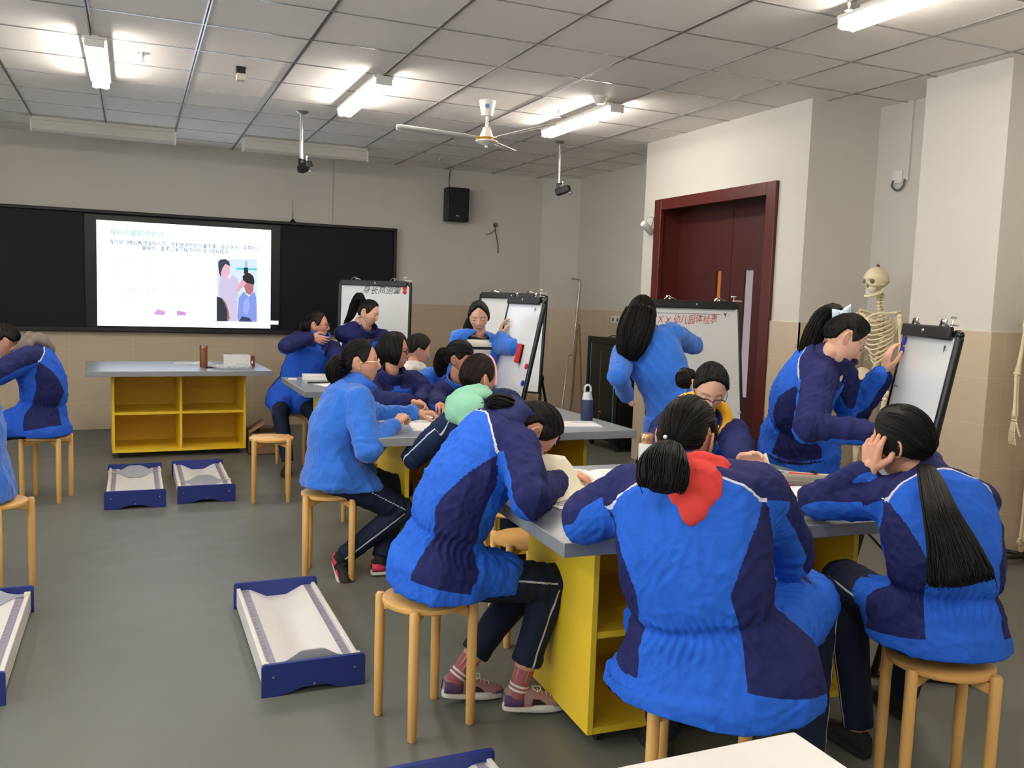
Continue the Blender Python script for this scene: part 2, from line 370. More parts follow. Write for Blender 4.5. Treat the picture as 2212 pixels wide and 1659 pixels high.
def wall(name, poly, tiles=None, label=None, mat_='tileX'):
    """upright wall from a floor outline; tiles = outline of the tiled lower part standing a little proud"""
    o = struct(MB().prism(poly, (0, 0, 0), (1, 0, 0), (0, 1, 0), (0, 0, ZC)).obj(name, 'wall')); tag(o, label, 'wall')
    if tiles:
        for i, (t, m) in enumerate(tiles): MB().prism(t, (0, 0, 0), (1, 0, 0), (0, 1, 0), (0, 0, WZ)).obj('wainscot', m, o, bevel=.003)
    return o
wall('wall_front', [(XL, YB), (4.66, YB), (4.66, 10.4), (XL, 10.4)], [([(XL, YB-.015), (4.655, YB-.015), (4.66, YB+.01), (XL, YB+.01)], 'tileX')], 'white classroom wall behind the black board, tiled below')
wall('wall_corner', [(4.66, YB), (4.80, 10.03), (5.05, 9.84), (5.4, 9.84), (5.4, 10.4), (4.66, 10.4)], [([(4.652, YB-.015), (4.792, 10.015), (5.04, 9.826), (5.07, 9.85), (4.80, 10.06), (4.68, 10.13)], 'tileX')], 'angled pillar in the far corner, tiled below')
wall('wall_right', [(5.05, 7.32), (5.4, 7.32), (5.4, 9.9), (5.05, 9.9)], [([(5.035, 7.32), (5.06, 7.32), (5.06, 9.84), (5.035, 9.84)], 'tileY')], 'recessed side wall behind the black equipment rack')
DX0, DX1, DY0, DY1, DZ = 4.44, 4.76, 5.457, 7.058, 2.413
o = wall('wall_door', [(DX0, 5.115), (DX1, 5.115), (DX1, DY0), (DX0, DY0)], [([(DX0-.015, 5.10), (DX0+.01, 5.10), (DX0+.01, DY0), (DX0-.015, DY0)], 'tileY')], 'white side wall around the maroon double door')
m = MB(); m.bb(DX0, DX1, DY1, 7.32, 0, ZC); m.bb(DX0, DX1, DY0, DY1, DZ, ZC); m.bb(DX1, 5.05, 7.22, 7.32, 0, ZC); m.obj('wall_piece', 'wall', o)
MB().bb(DX0-.015, DX0+.01, DY1, 7.335, 0, WZ).obj('wainscot', 'tileY', o, bevel=.003)
wall('wall_recess', [(DX1, 5.115), (5.08, 5.115), (5.08, 4.25), (5.5, 4.25), (5.5, 5.4), (DX1, 5.4)], [([(DX0-.014, 5.10), (5.08, 5.10), (5.08, 5.13), (DX0-.014, 5.13)], 'tileX'), ([(5.065, 4.3), (5.09, 4.3), (5.09, 5.10), (5.065, 5.10)], 'tileY')], 'recessed wall between the door and the right pillar')
wall('wall_pillar', [(4.69, 3.738), (5.5, 3.738), (5.5, 4.35), (4.69, 4.35)], [([(4.675, 3.724), (4.70, 3.724), (4.70, 4.36), (4.675, 4.36)], 'tileY'), ([(4.676, 3.723), (5.3, 3.723), (5.3, 3.75), (4.676, 3.75)], 'tileX')], 'square white pillar at the right, tiled below')
wall('wall_right_near', [(5.08, YR), (5.5, YR), (5.5, 3.738), (5.08, 3.738)], [([(5.065, YR), (5.09, YR), (5.09, 3.72), (5.065, 3.72)], 'tileY')], 'side wall nearest the camera, outside the frame')
WINS = [(-2.6, -.4), (.2, 2.4), (3.0, 5.2)]; W0, W1_ = .95, 2.75  # assumed windows, added out of view to brighten the foreground with daylight
o = struct(MB().bb(XL-.2, XL, YR, 10.2, 0, W0).obj('wall_left', 'wall')); tag(o, 'left wall of the classroom, outside the frame', 'wall'); m = MB(); m.bb(XL-.2, XL, YR, 10.2, W1_, ZC); ye = YR
for a, b in WINS+[(10.2, 10.2)]: m.bb(XL-.2, XL, ye, a, W0, W1_); ye = b
m.obj('wall_piece', 'wall', o)
for i, (a, b) in enumerate(WINS):
    wn = struct(thing('window_%d' % (i+1), ('rear', 'middle', 'front')[i]+' window in the left wall, outside the frame', 'window', (XL-.1, (a+b)/2, W0), world=True)); f = MB()
    for y0, y1, z0, z1 in ((a, a+.05, W0, W1_), (b-.05, b, W0, W1_), (a, b, W0, W0+.05), (a, b, W1_-.05, W1_), ((a+b)/2-.025, (a+b)/2+.025, W0, W1_)): f.bb(XL-.13, XL-.07, y0, y1, z0, z1)
    f.obj('frame', 'white', wn)
    la = bpy.data.lights.new('window_portal', 'AREA'); la.shape = 'RECTANGLE'; la.size = b-a; la.size_y = W1_-W0; la.cycles.is_portal = True; lo = bpy.data.objects.new('window_portal', la); COL.objects.link(lo)
    lo.location = (XL-.21, (a+b)/2, (W0+W1_)/2); lo.rotation_euler = (PI/2, 0, -PI/2)
wall('wall_rear', [(XL, YR-.1), (5.5, YR-.1), (5.5, YR), (XL, YR)], None, 'rear wall of the classroom, behind the camera')

# double door
d = thing('door_1', 'maroon double door with narrow glass slots in the right wall', 'door', (4.5, 6.25, 0), world=True); struct(d)
f = MB(); fw = .09
for y0, y1, z0, z1 in ((DY0-.04, DY0+fw-.02, 0, DZ+.03), (DY1-fw+.02, DY1+.04, 0, DZ+.03), (DY0+fw-.02, DY1-fw+.02, DZ-fw+.02, DZ+.03)): f.bb(DX0-.03, DX0+.01, y0, y1, z0, z1)
for y0, y1, z0, z1 in ((DY0+.001, DY0+.05, 0, DZ-.001), (DY1-.05, DY1-.001, 0, DZ-.001), (DY0+.05, DY1-.05, DZ-.05, DZ-.001)): f.bb(DX0+.012, DX1-.02, y0, y1, z0, z1)
f.obj('door_frame', 'maroon2', d, bevel=.004)
ysp = 6.215; XF = 4.64
for y0, y1, wy0, wy1, gm in ((ysp+.003, DY1-.05, 6.345, 6.415, 'amber'), (DY0+.05, ysp-.003, 5.915, 6.03, 'paleglass')):
    l = MB()
    for a, b, z0, z1 in ((y0, wy0, .02, DZ-.051), (wy1, y1, .02, DZ-.051), (wy0, wy1, .02, .75), (wy0, wy1, 1.795, DZ-.051)): l.bb(XF, XF+.045, a, b, z0, z1)
    lo = l.obj('door_leaf', 'maroon', d)
    MB().bb(XF+.018, XF+.026, wy0, wy1, .75, 1.795).obj('glass_slot', gm, lo)

# ------------------------------------------------------------------ ceiling lamps
def ceiling_lamp(x, y, label, group=None):
    t = thing('ceiling_lamp', label, 'lamp', (x, y, ZC), group)
    MB().bb(-.068, .068, -.60, .60, -.055, -.035).bb(-.02, .02, -.5, .5, -.04, -.001).obj('housing', 'white', t, bevel=.006)
    for s in (-1, 1):
        MB().bb(-.056, .056, s*.60-.008, s*.60+.008, -.098, -.05).obj('end_bracket', 'white', t, bevel=.006)
        MB().cyl((s*.030, -.592, -.079), (s*.030, .592, -.079), .0225, n=10).obj('tube', 'tube', t)
    return t
L0 = ceiling_lamp(-.2, 6.52, 'lit twin-tube ceiling lamp nearest the left side, above the teacher desk aisle', 'twin-tube ceiling lamps')
for x, y, lb in ((1.55, 6.55, 'lit twin-tube ceiling lamp in the middle, left of the ceiling fan'), (3.285, 6.47, 'lit twin-tube ceiling lamp right of the ceiling fan, under the smoke detector'),
                 (3.29, 2.98, 'lit twin-tube ceiling lamp cut by the top edge, above the right whiteboard')): dup(L0, (x, y, ZC), 0, lb)
for x, y in ((-.2, 2.98), (1.55, 2.98), (-.2, -.55), (1.55, -.55), (3.29, -.55), (-2.0, 6.5), (-2.0, 2.98), (-2.0, -.55)):
    dup(L0, (x, y, ZC), 0, 'lit twin-tube ceiling lamp outside the photograph')

# ------------------------------------------------------------------ ceiling fan, cameras on poles, sprinklers
t = thing('ceiling_fan', 'white ceiling fan with a gold ring', 'ceiling fan', (2.487, 6.45, ZC))
MB().lathe([(.066, 0), (.064, -.01), (.045, -.10), (.042, -.112), (.012, -.115)], (0, 0, 0), 28).obj('canopy', 'white', t)
# round blue badge on the canopy, towards the camera
e = nrm(A(-.36, -.93, -.05)); ex, ey, _ = frame_of(e); b = MB(); b.lathe([(.001, 0), (.017, 0), (.017, .002), (.001, .002)], e*.058+A(0, 0, -.045), 20, 0, e); b.obj('badge', mat('badge_blue', '#5b86b4', .4), t)
MB().cyl((0, 0, -.11), (0, 0, -.20), .011).obj('down_rod', 'white', t)
MB().lathe([(.02, -.195), (.028, -.20), (.052, -.262), (.054, -.27), (.05, -.275)], (0, 0, 0), 28).obj('motor_cover', 'white', t)
MB().lathe([(.05, -.272), (.078, -.276), (.083, -.284), (.078, -.293), (.05, -.296)], (0, 0, 0), 32).obj('ring', 'gold', t)
MB().lathe([(.075, -.292), (.088, -.297), (.085, -.305), (.05, -.322), (.02, -.328), (.011, -.332), (.011, -.345), (.006, -.35)], (0, 0, 0), 28).obj('motor_housing', 'white', t)
for a in (172, 52, -68):
    c, s = math.cos(R_(a)), math.sin(R_(a)); bl = MB(); rows = []
    for r, wd in ((.06, .02), (.14, .025), (.17, .05), (.45, .055), (.66, .06), (.69, .03)):
        rows.append([A(c*r-s*q, s*r+c*q, -.283+.02*(q/wd if wd else 0)*.5+.05*r) for q in (-wd, 0, wd)])
    bl.grid(rows); bl.obj('blade', 'white', t, solid=.004)
def pole_camera(x, y, ang, label):
    t = thing('hanging_camera', label, 'camera', (x, y, ZC), 'cameras on ceiling poles', rz=R_(ang))
    MB().lathe([(.055, 0), (.05, -.006), (.028, -.02), (.012, -.025)], (0, 0, 0), 20).obj('ceiling_plate', 'steel', t)
    MB().cyl((0, 0, -.02), (0, 0, -.385), .013, n=16).obj('pole', 'chrome', t)
    MB().tube([A(-.018, 0, -.03), A(-.02, 0, -.2), A(-.018, 0, -.37), A(-.02, 0, -.42)], .003, 6).obj('cable', 'white', t)
    br = MB(); br.box((.012, -.01, -.392), (.07, .03, .012)); br.bb(-.024, -.014, -.02, .02, -.46, -.385); br.obj('bracket', 'blacksatin', t, bevel=.003)
    MB().lathe([(.011, 0), (.012, .015), (.009, .017), (.011, .03), (.011, .045), (.007, .05)], (.035, -.02, -.40), 14).obj('connector', 'chrome', t)
    rot = Matrix.Rotation(R_(-16), 3, 'X'); r = np.array(rot).T
    body = MB(); body.box((.0, -.045, -.455), (.066, .14, .062), r); body.obj('camera_body', 'black', t, bevel=.008)
    MB().cyl(A(.012, -.11, -.475), A(.012, -.135, -.482), .02, n=18).obj('lens', 'steel', t)
    return t
c0 = pole_camera(1.303, 7.64, 25, 'small black camera on the left ceiling pole, above the whiteboards')
dup(c0, (3.715, 7.69, ZC), R_(35), 'small black camera on the right ceiling pole, above the equipment rack')
def sprinkler(x, y, label):
    t = thing('fire_sprinkler', label, 'sprinkler', (x, y, ZC), 'ceiling sprinklers')
    MB().lathe([(.036, 0), (.036, -.004), (.012, -.006)], (0, 0, 0), 20).obj('escutcheon', 'steel', t)
    MB().lathe([(.01, -.004), (.012, -.02), (.006, -.03), (.006, -.045), (.018, -.047), (.018, -.05)], (0, 0, 0), 14).obj('nozzle', 'steel', t); return t
s0 = sprinkler(.066, 6.343, 'ceiling sprinkler beside the leftmost lamp')
for x, y, lb in ((3.068, 9.344, 'ceiling sprinkler above the wall loudspeaker'), (3.105, 6.483, 'ceiling sprinkler behind the lamp right of the fan'), (3.187, 3.46, 'ceiling sprinkler cut by the top edge beside the near lamp')): dup(s0, (x, y, ZC), 0, lb)
t = thing('smoke_detector', 'round white smoke detector above the lamp right of the fan', 'smoke detector', (3.136, 5.86, ZC))
MB().lathe([(.055, 0), (.055, -.014), (.05, -.02)], (0, 0, 0), 28).obj('base', 'white', t); MB().lathe([(.048, -.018), (.042, -.04), (.03, -.05), (.028, -.056), (.001, -.057)], (0, 0, 0), 28).obj('sensor_head', 'white', t)
t = thing('ceiling_sensor', 'small two-tone box on a ceiling hanger', 'sensor', (.675, 6.38, ZC))
MB().bb(-.03, .03, -.03, .03, -.045, -.0).obj('bracket', 'black', t, bevel=.003); MB().bb(-.028, .028, -.032, .028, -.09, -.045).obj('box', 'cream', t, bevel=.004)
MB().tube([A(0, 0, 0), A(.004, .0, -.02), A(0, -.034, -.03), A(0, -.03, -.05)], .003, 6).obj('wire', 'black', t)
def screen_case(x0, x1, y, label):
    t = thing('projection_screen', label, 'projection screen', ((x0+x1)/2, y, ZC), 'rolled-up projection screens'); h = (x1-x0)/2
    MB().bb(-h, h, -.05, .05, -.035, -.001).obj('mounting_rail', 'offwhite', t, bevel=.004)
    MB().prism([(-.06, -.035), (.055, -.035), (.06, -.06), (.06, -.11), (.04, -.135), (-.04, -.135), (-.06, -.115)], (-h, 0, 0), (0, 1, 0), (0, 0, 1), (2*h, 0, 0)).obj('case', 'offwhite', t, bevel=.004)
    for s in (-1, 1): MB().bb(s*h-.008, s*h+.008, -.063, .063, -.138, -.03).obj('end_cap', 'white', t, bevel=.003)
    return t
screen_case(-.83, .378, 9.2, 'rolled-up projection screen case on the ceiling at the left')
screen_case(1.0, 2.225, 9.2, 'rolled-up projection screen case on the ceiling behind the left camera pole')

# ------------------------------------------------------------------ board with the lit panel
BX0, BX1, BZ0, BZ1 = -1.75, 2.795, 1.02, 2.255
b = thing('teaching_board', 'long black sliding board on the front wall', 'board', (.52, YB, BZ0), world=True)
MB().bb(BX0+.02, BX1-.02, YB-.07, YB-.02, BZ0+.02, BZ1-.02).obj('board_panel', 'board', b)
fr = MB()
for a in ((BX0, BX1, BZ1-.035, BZ1), (BX0, BX1, BZ0, BZ0+.05), (BX0, BX0+.035, BZ0, BZ1), (BX1-.035, BX1, BZ0, BZ1)): fr.bb(a[0], a[1], YB-.10, YB-.001, a[2], a[3])
fr.obj('board_frame', 'black', b, bevel=.008)
s = MB().bb(-.45, 1.485, YB-.099, YB-.07, 1.065, 2.21).obj('display_panel', 'blacksatin', b, bevel=.004)
SX0, SX1, SZ0, SZ1 = -.338, 1.382, 1.085, 2.152; SY = YB-.103
M['slide'] = mat_emit('slide_white', '#dfecff', 1.0)
m = MB(); m.bb(SX0, SX1, SY, SY+.003, SZ0, SZ1); m.bb(SX1, SX1+.085, SY, SY+.003, SZ0+.045, SZ0+.085); m.obj('slide', 'slide', s)
def SL(x, y, lift=0):
    u = (x-50)/1975; top = 75+130*u; bot = 1275+35*u; v = (y-top)/(bot-top); return A(SX0+u*(SX1-SX0), SY-.0008-lift, SZ1-v*(SZ1-SZ0))
def spoly(pts, c, lift, e=1.0, name='slide_picture'):
    m = MB(); m.add([SL(x, y, lift*.0006) for x, y in pts], [tuple(range(len(pts)))]); o = m.obj(name, mat_emit('slide_'+c[1:], c, e*.5), s, smooth=0); return o
sp = [([(1380, 525), (1860, 525), (1860, 1235), (1380, 1228)], '#cfe0f6', .85),
      ([(1420, 700), (1480, 700), (1530, 760), (1560, 700), (1620, 740), (1640, 800), (1690, 760), (1720, 800), (1640, 900), (1620, 1000), (1630, 1228), (1480, 1228), (1400, 900)], '#cdc4e2', .8),
      ([(1398, 560), (1420, 530), (1480, 524), (1525, 550), (1538, 600), (1480, 590), (1450, 640), (1440, 690), (1425, 720), (1408, 680), (1400, 620)], '#36455e', .5),
      ([(1450, 620), (1480, 578), (1532, 600), (1536, 650), (1528, 700), (1500, 715), (1535, 770), (1480, 735), (1425, 690)], '#d3a3b4', 1.0),
      ([(1610, 880), (1650, 800), (1680, 750), (1745, 752), (1720, 800), (1690, 830), (1640, 890)], '#cf98a4', 1.0),
      ([(1610, 620), (1860, 632), (1860, 655), (1610, 645)], '#4fc6cf', .9), ([(1712, 545), (1742, 547), (1745, 620), (1712, 620)], '#9fb8da', .9),
      ([(1700, 620), (1750, 622), (1752, 690), (1700, 690)], '#1b222c', .3), ([(1685, 720), (1720, 685), (1770, 682), (1815, 720), (1828, 780), (1815, 830), (1740, 800), (1690, 760)], '#1b2028', .3),
      ([(1700, 830), (1735, 790), (1818, 815), (1812, 890), (1780, 930), (1730, 910)], '#b36c78', .8),
      ([(1640, 960), (1700, 890), (1760, 955), (1825, 890), (1850, 960), (1858, 1100), (1858, 1235), (1640, 1232), (1625, 1180)], '#7b8fd8', .9),
      ([(1700, 1000), (1760, 960), (1775, 1080), (1740, 1160), (1690, 1120)], '#93a5e6', .9), ([(1680, 1170), (1770, 1190), (1800, 1235), (1640, 1232)], '#3f4674', .5),
      ([(1380, 945), (1440, 965), (1490, 1020), (1515, 1110), (1515, 1228), (1380, 1228)], '#2a3a4e', .4), ([(1440, 968), (1490, 1020), (1520, 1110), (1535, 1195), (1500, 1228), (1505, 1110), (1470, 1020)], '#a06468', .8),
      ([(655, 1150), (705, 1085), (800, 1115), (780, 1155)], '#cf9ad0', .85), ([(920, 1100), (1020, 1122), (1030, 1160), (922, 1160)], '#c890cc', .85), ([(1030, 1125), (1145, 1128), (1145, 1132), (1030, 1131)], '#b4a4bc', .7), ([(1030, 1160), (1235, 1168), (1235, 1171), (1030, 1166)], '#b4a4bc', .7)]
for i, (pts, c, e) in enumerate(sp): spoly(pts, c, i, e)
def stext(body, x0, y0, x1, y1, c, e, h):
    a = SL(x0, y0, .004); bb = SL(x1, y1, .004); ln = np.linalg.norm(bb-a); ex = (bb-a)/ln; m = text_mb(body, 1., (0, 0, 0), (1, 0, 0), (0, 1, 0), bold=.012)
    if not m.n: return
    v = np.vstack(m.v); wd = v[:, 0].max()-v[:, 0].min(); sc = ln/wd; q = MB(); q.add(a+(v[:, :1]-v[:, 0].min())*sc*ex+v[:, 1:2]*h*A(0, 0, 1), m.f)
    q.obj('slide_text', mat_emit('slide_text_'+c[1:], c, e*.42), s, smooth=0)
stext('身高测量初步尝试', 190, 238, 780, 268, '#8fd0d8', .75, .062)
stext('请同学们模拟教师操作示范，并利用提供的测量步骤，尝试身长、身高的测', 180, 343, 1890, 430, '#2f6a8e', .35, .052)
stext('量操作，要求记录下操作中的疑问和易错点', 535, 413, 1515, 465, '#2f749a', .35, .052)
stext('1. 身长的测量方法', 280, 590, 790, 603, '#cdd6e0', .9, .05)
stext('让幼儿仰卧于量床上，头接触头板，两腿伸直', 285, 765, 1250, 790, '#c8d2dc', .9, .045)
stext('测量者立于右侧，读数并记录', 285, 880, 1180, 905, '#c8d2dc', .9, .045)
stext('以厘米为单位', 290, 985, 560, 992, '#c8d2dc', .9, .045)
spoly([(206, 733), (216, 733), (216, 742), (206, 742)], '#6a7078', 3, .6)
t = thing('antenna', 'thin black antenna on top of the black board', 'antenna', (1.62, YB-.06, BZ1), world=True)
p = A(1.62, YB-.06, BZ1); MB().lathe([(.035, -.004), (.03, .01), (.008, .035)], p, 16).obj('base', 'black', t); MB().tube([p+A(0, 0, .03), p+A(.0, 0, .13), p+A(-.002, 0, .25)], [.005, .003, .002], 6).obj('rod', 'black', t)

# ------------------------------------------------------------------ wall things
t = thing('loudspeaker', 'black wall loudspeaker right of the black board', 'loudspeaker', (3.49, YB, 2.38), world=True)
MB().bb(3.36, 3.63, YB-.20, YB-.04, 2.375, 2.765).obj('cabinet', 'black', t, bevel=.012); MB().bb(3.372, 3.618, YB-.21, YB-.2, 2.39, 2.75).obj('grille', mat('speaker_grille', '#17171a', .7, bump=.4, bscale=900), t, bevel=.004)
l = MB(); l.merge(text_mb('M·I', .035, (3.46, YB-.213, 2.425), (1, 0, 0), (0, 0, 1))); l.obj('logo', 'white', t, smooth=0); MB().bb(3.45, 3.54, YB-.05, YB, 2.5, 2.65).obj('wall_bracket', 'black', t)
MB().tube([A(3.43, YB-.05, 2.76), A(3.43, YB-.02, 2.85), A(3.445, YB-.012, ZC)], .004, 6).obj('cable', 'rubber', t)
t = thing('wall_socket', 'round dark wall socket with a dangling wire beside the loudspeaker', 'socket', (4.04, YB, 2.38), world=True)
q = PY(1070, 486, YB); MB().lathe([(.03, 0), (.028, -.02), (.001, -.02)], q, 18, 0, (0, 1, 0)).obj('socket_cup', 'card', t)
def wallpts(pts, Y): return [PY(x, y, Y) for x, y in pts]
MB().tube(catmull(wallpts([(1069, 486), (1070, 498), (1073, 515), (1076, 535), (1075, 547)], YB-.02), 20), .0045, 6).obj('wire', 'rubber', t); MB().tube(catmull(wallpts([(1070, 495), (1062, 503), (1050, 507)], YB-.02), 12), .0035, 6).obj('wire', 'rubber', t)
tag(MB().bb(2.028, 2.062, YB-.016, YB, BZ1, ZC-.001).obj('cable_duct', 'wall'), 'flat white cable duct running up the wall above the black board', 'cable duct')
t = thing('wall_outlet', 'white double outlet on the tiles above the equipment rack', 'outlet', (5.035, 8.8, 1.30), world=True)
for dy in (-.05, .05): MB().bb(5.022, 5.036, 8.8+dy-.045, 8.8+dy+.045, 1.255, 1.345).obj('plate', 'white', t, bevel=.004); MB().bb(5.019, 5.024, 8.8+dy-.015, 8.8+dy+.015, 1.28, 1.32).obj('socket_holes', 'groove', t)
t = thing('security_camera', 'white bullet camera on the wall left of the maroon door', 'camera', (DX0, 7.24, 2.2), world=True)
c = PX(1398, 492, DX0-.10); ax = nrm(PX(1408, 502, DX0-.03)-PX(1388, 482, DX0-.16)); MB().lathe([(.001, -.075), (.026, -.072), (.033, -.05), (.033, .06), (.028, .07), (.001, .072)], c, 20, 0, ax).obj('camera_body', 'white', t)
MB().lathe([(.03, 0), (.03, .012), (.012, .02)], A(DX0, 7.21, 2.16), 16, 0, (-1, 0, 0)).obj('wall_mount', 'white', t); MB().cap(A(DX0-.015, 7.21, 2.16), c+A(.02, 0, -.02), .01).obj('arm', 'white', t)
MB().tube(catmull([c+A(-.02, 0, .03), c+A(-.01, .0, .09), c+A(.05, -.02, .09), A(DX0-.01, 7.18, 2.20)], 16), .006, 8).obj('cable', 'offwhite', t)
tag(MB().bb(5.062, 5.08, 4.80, 4.845, 2.43, ZC-.001).obj('cable_duct', 'wall'), 'flat white cable duct dropping from the ceiling in the right recess', 'cable duct')
t = thing('wall_cable_outlet', 'small wall outlet with a looped grey cable under the right duct', 'outlet', (5.08, 4.88, 2.42), world=True)
MB().bb(5.066, 5.08, 4.86, 4.95, 2.42, 2.51).obj('plate', 'white', t, bevel=.004); MB().tube(catmull([A(5.06, 4.93, 2.44), A(5.05, 4.93, 2.40), A(5.05, 4.88, 2.365), A(5.05, 4.83, 2.39), A(5.06, 4.825, 2.44)], 24), .007, 8).obj('cable', mat('cable_grey', '#555a5c', .5), t)
# ------------------------------------------------------------------ tables
TH = .78
def table(label, x0, y0, w=1.5, dp=1.13, rz=0, ins=.205, cd=.58, group=None):
    """grey topped table on a yellow open shelf unit; (x0, y0) = its front left corner"""
    t = thing('work_table', label, 'table', (x0, y0, 0), group, rz=R_(rz))
    MB().bb(0, w, 0, dp, TH-.045, TH).obj('tabletop', 'tabletop', t, bevel=.003)
    a, b, c0, c1 = ins, w-ins, ins, ins+cd; z0, z1 = .05, TH-.046; th = .022
    for x in (a, b-th): MB().bb(x, x+th, c0, c1, z0, z1).obj('side_panel', 'yellow', t, bevel=.0015)
    MB().bb(a+th, b-th, c0+.002, c1, z0, z0+th).obj('bottom_panel', 'yellow', t); MB().bb(a+th, b-th, c0+.002, c1, z1-th, z1).obj('top_panel', 'yellow', t)
    MB().bb(a+th, b-th, c1-.015, c1-.001, z0+th, z1-th).obj('back_panel', 'yellow', t)
    xm = (a+b)/2; MB().bb(xm-th/2, xm+th/2, c0+.003, c1-.015, z0+th, z1-th).obj('divider', 'yellow', t)
    zs = (z0+z1)/2-.01
    for p, q in ((a+th, xm-th/2), (xm+th/2, b-th)): MB().bb(p, q, c0+.004, c1-.015, zs, zs+th).obj('shelf', 'yellow', t)
    for x in (a+.07, b-.07):
        for y in (c0+.06, c1-.06):
            m = MB(); m.cyl((x-.012, y, .025), (x+.012, y, .025), .0245, n=16); m.bb(x-.018, x+.018, y-.012, y+.012, .03, z0-.001); m.obj('caster', 'rubber', t)
    return t
table('grey-topped yellow table in the foreground where the red-hooded girl sits', 1.174, 2.303, rz=-2.5)
table('grey-topped yellow table in the middle of the room under the blue bottle', 1.126, 4.30)
table('grey-topped yellow table farthest back among the seated students', 1.14, 6.45)
table('grey-topped yellow teacher table in front of the lit screen', -.373, 8.10, rz=2.2, w=1.53)
t = thing('white_table', 'white table corner cut by the bottom edge', 'table', (1.035, 1.138, 0))
MB().bb(-1.6, 0, -1.0, 0, TH-.03, TH).obj('tabletop', 'whitetop', t, bevel=.004)
for x in (-1.53, -.16):
    for y in (-.94, -.14): MB().bb(x, x+.05, y, y+.05, 0, TH-.03).obj('leg', 'offwhite', t)

# ------------------------------------------------------------------ stools
SEAT = .455
def stool(x, y, ang, label):
    t = thing('wooden_stool', label, 'stool', (x, y, 0), 'beech stools', rz=R_(ang))
    MB().lathe([(.001, SEAT-.026), (.140, SEAT-.026), (.152, SEAT-.02), (.155, SEAT-.012), (.153, SEAT-.004), (.146, SEAT), (.001, SEAT)], (0, 0, 0), 48).obj('seat', 'woodtop', t)
    ap = MB()
    for a in (0, 90):
        c, s = math.cos(R_(a)), math.sin(R_(a)); ap.prism([(-.152, SEAT-.028), (.152, SEAT-.028), (.152, SEAT-.062), (.06, SEAT-.048), (-.06, SEAT-.048), (-.152, SEAT-.062)], (c*0+s*.011, s*0-c*.011, 0), (c, s, 0), (0, 0, 1), (-s*.022, c*.022, 0))
    ap.obj('apron', 'wood', t, bevel=.003)
    for a in (0, 90, 180, 270):
        c, s = math.cos(R_(a)), math.sin(R_(a)); r0 = .167
        MB().lathe([(.001, 0), (.012, 0), (.0155, .006), (.0175, .2), (.0175, SEAT-.012), (.013, SEAT-.003), (.001, SEAT-.001)], (c*r0, s*r0, 0), 18).obj('leg', 'wood', t)
    return t
st0 = stool(.94, 2.888, -31, 'beech stool under the girl writing with her head down')
for x, y, a, lb in ((1.43, 1.93, 5, 'beech stool under the girl with the red hood'), (2.265, 1.885, 15, 'beech stool under the girl with the long ponytail'),
                    (.955, 4.61, 30, 'beech stool under the girl in the fleece with white glasses'), (.905, 6.455, 38, 'empty beech stool beside the teacher table'),
                    (-.56, 6.83, 30, 'beech stool under the boy with the grey hood'), (-.63, 4.80, 15, 'beech stool at the left edge under the fleece back'),
                    (1.60, 3.50, 40, 'empty beech stool tucked behind the foreground table'), (1.30, 7.85, 20, 'beech stool under the girl with her hand at her neck'),
                    (1.75, 4.02, 10, 'beech stool under the girl with the mint hood'), (1.42, 5.74, 20, 'beech stool behind the girl in black glasses')):
    dup(st0, (x, y, 0), R_(a), lb)

# ------------------------------------------------------------------ infant measuring beds
def measuring_bed(x, y, label, slide, rz=0, top=.125):
    """near left corner (x, y); one metre long"""
    t = thing('infant_measuring_bed', label, 'measuring board', (x, y, 0), 'infant measuring beds on the floor', rz=R_(rz)); W, L, th = .388, 1.0, .016
    for y0 in (0, L-th):
        pts = [(0, 0), (.07, 0), (.11, .008), (.15, .022), (W-.15, .022), (W-.11, .008), (W-.07, 0), (W, 0), (W, top-.012), (W-.004, top-.003), (W-.012, top), (.012, top), (.004, top-.003), (0, top-.012)]
        eb = MB().prism(pts, (0, y0, 0), (1, 0, 0), (0, 0, 1), (0, th, 0)).obj('end_board', 'navyboard', t, bevel=.002)
        yy = y0-.002 if y0 == 0 else L
        for bx, bz in ((.042, .075), (W/2, .032), (W-.042, .075)): MB().lathe([(.0045, 0), (.0045, .002), (.001, .003)], (bx, yy+.001, bz), 10, 0, (0, -1 if y0 == 0 else 1, 0)).obj('bolt', 'steel', eb)
    for x0 in (.012, W-.03): MB().bb(x0, x0+.018, th, L-th, .012, .10).obj('side_rail', 'trough', t, bevel=.003)
    pr = [(.03, .088), (.075, .088), (.15, .05), (W-.15, .05), (W-.075, .088), (W-.03, .088)]
    MB().prism(pr+[(a, b-.006) for a, b in reversed(pr)], (0, th, 0), (1, 0, 0), (0, 0, 1), (0, L-2*th, 0)).obj('trough', 'trough', t)
    for x0 in (.036, W-.066):
        MB().bb(x0, x0+.03, th, L-th, .0885, .0905).obj('ruler', 'ruler', t); m = MB()
        for k in range(24): m.bb(x0+.002, x0+(.02 if k % 5 == 0 else .012), .05+k*.038, .052+k*.038, .0905, .0909)
        m.obj('ruler_marks', 'inkdark', t)
    ys = slide*L
    sp = [(.03, .104), (.06, .104), (.10, .115), (.145, .142), (.16, .146), (W-.16, .146), (W-.145, .142), (W-.10, .115), (W-.06, .104), (W-.03, .104), (W-.032, .096), (W-.08, .09), (W-.15, .055), (.15, .055), (.08, .09), (.032, .096)]
    so = MB().prism(sp, (0, ys, 0), (1, 0, 0), (0, 0, 1), (0, .008, 0)).obj('slider', 'slider', t)
    for x0 in (.008, W-.034): MB().bb(x0, x0+.026, ys-.012, ys+.02, .08, .112).obj('slider_block', 'cream', so, bevel=.003)
    return t
measuring_bed(.425, 3.235, 'largest-looking infant measuring bed on the floor beside the writing girl', .045)
measuring_bed(-.19, 6.40, 'infant measuring bed on the floor in front of the teacher table, left one', .80)
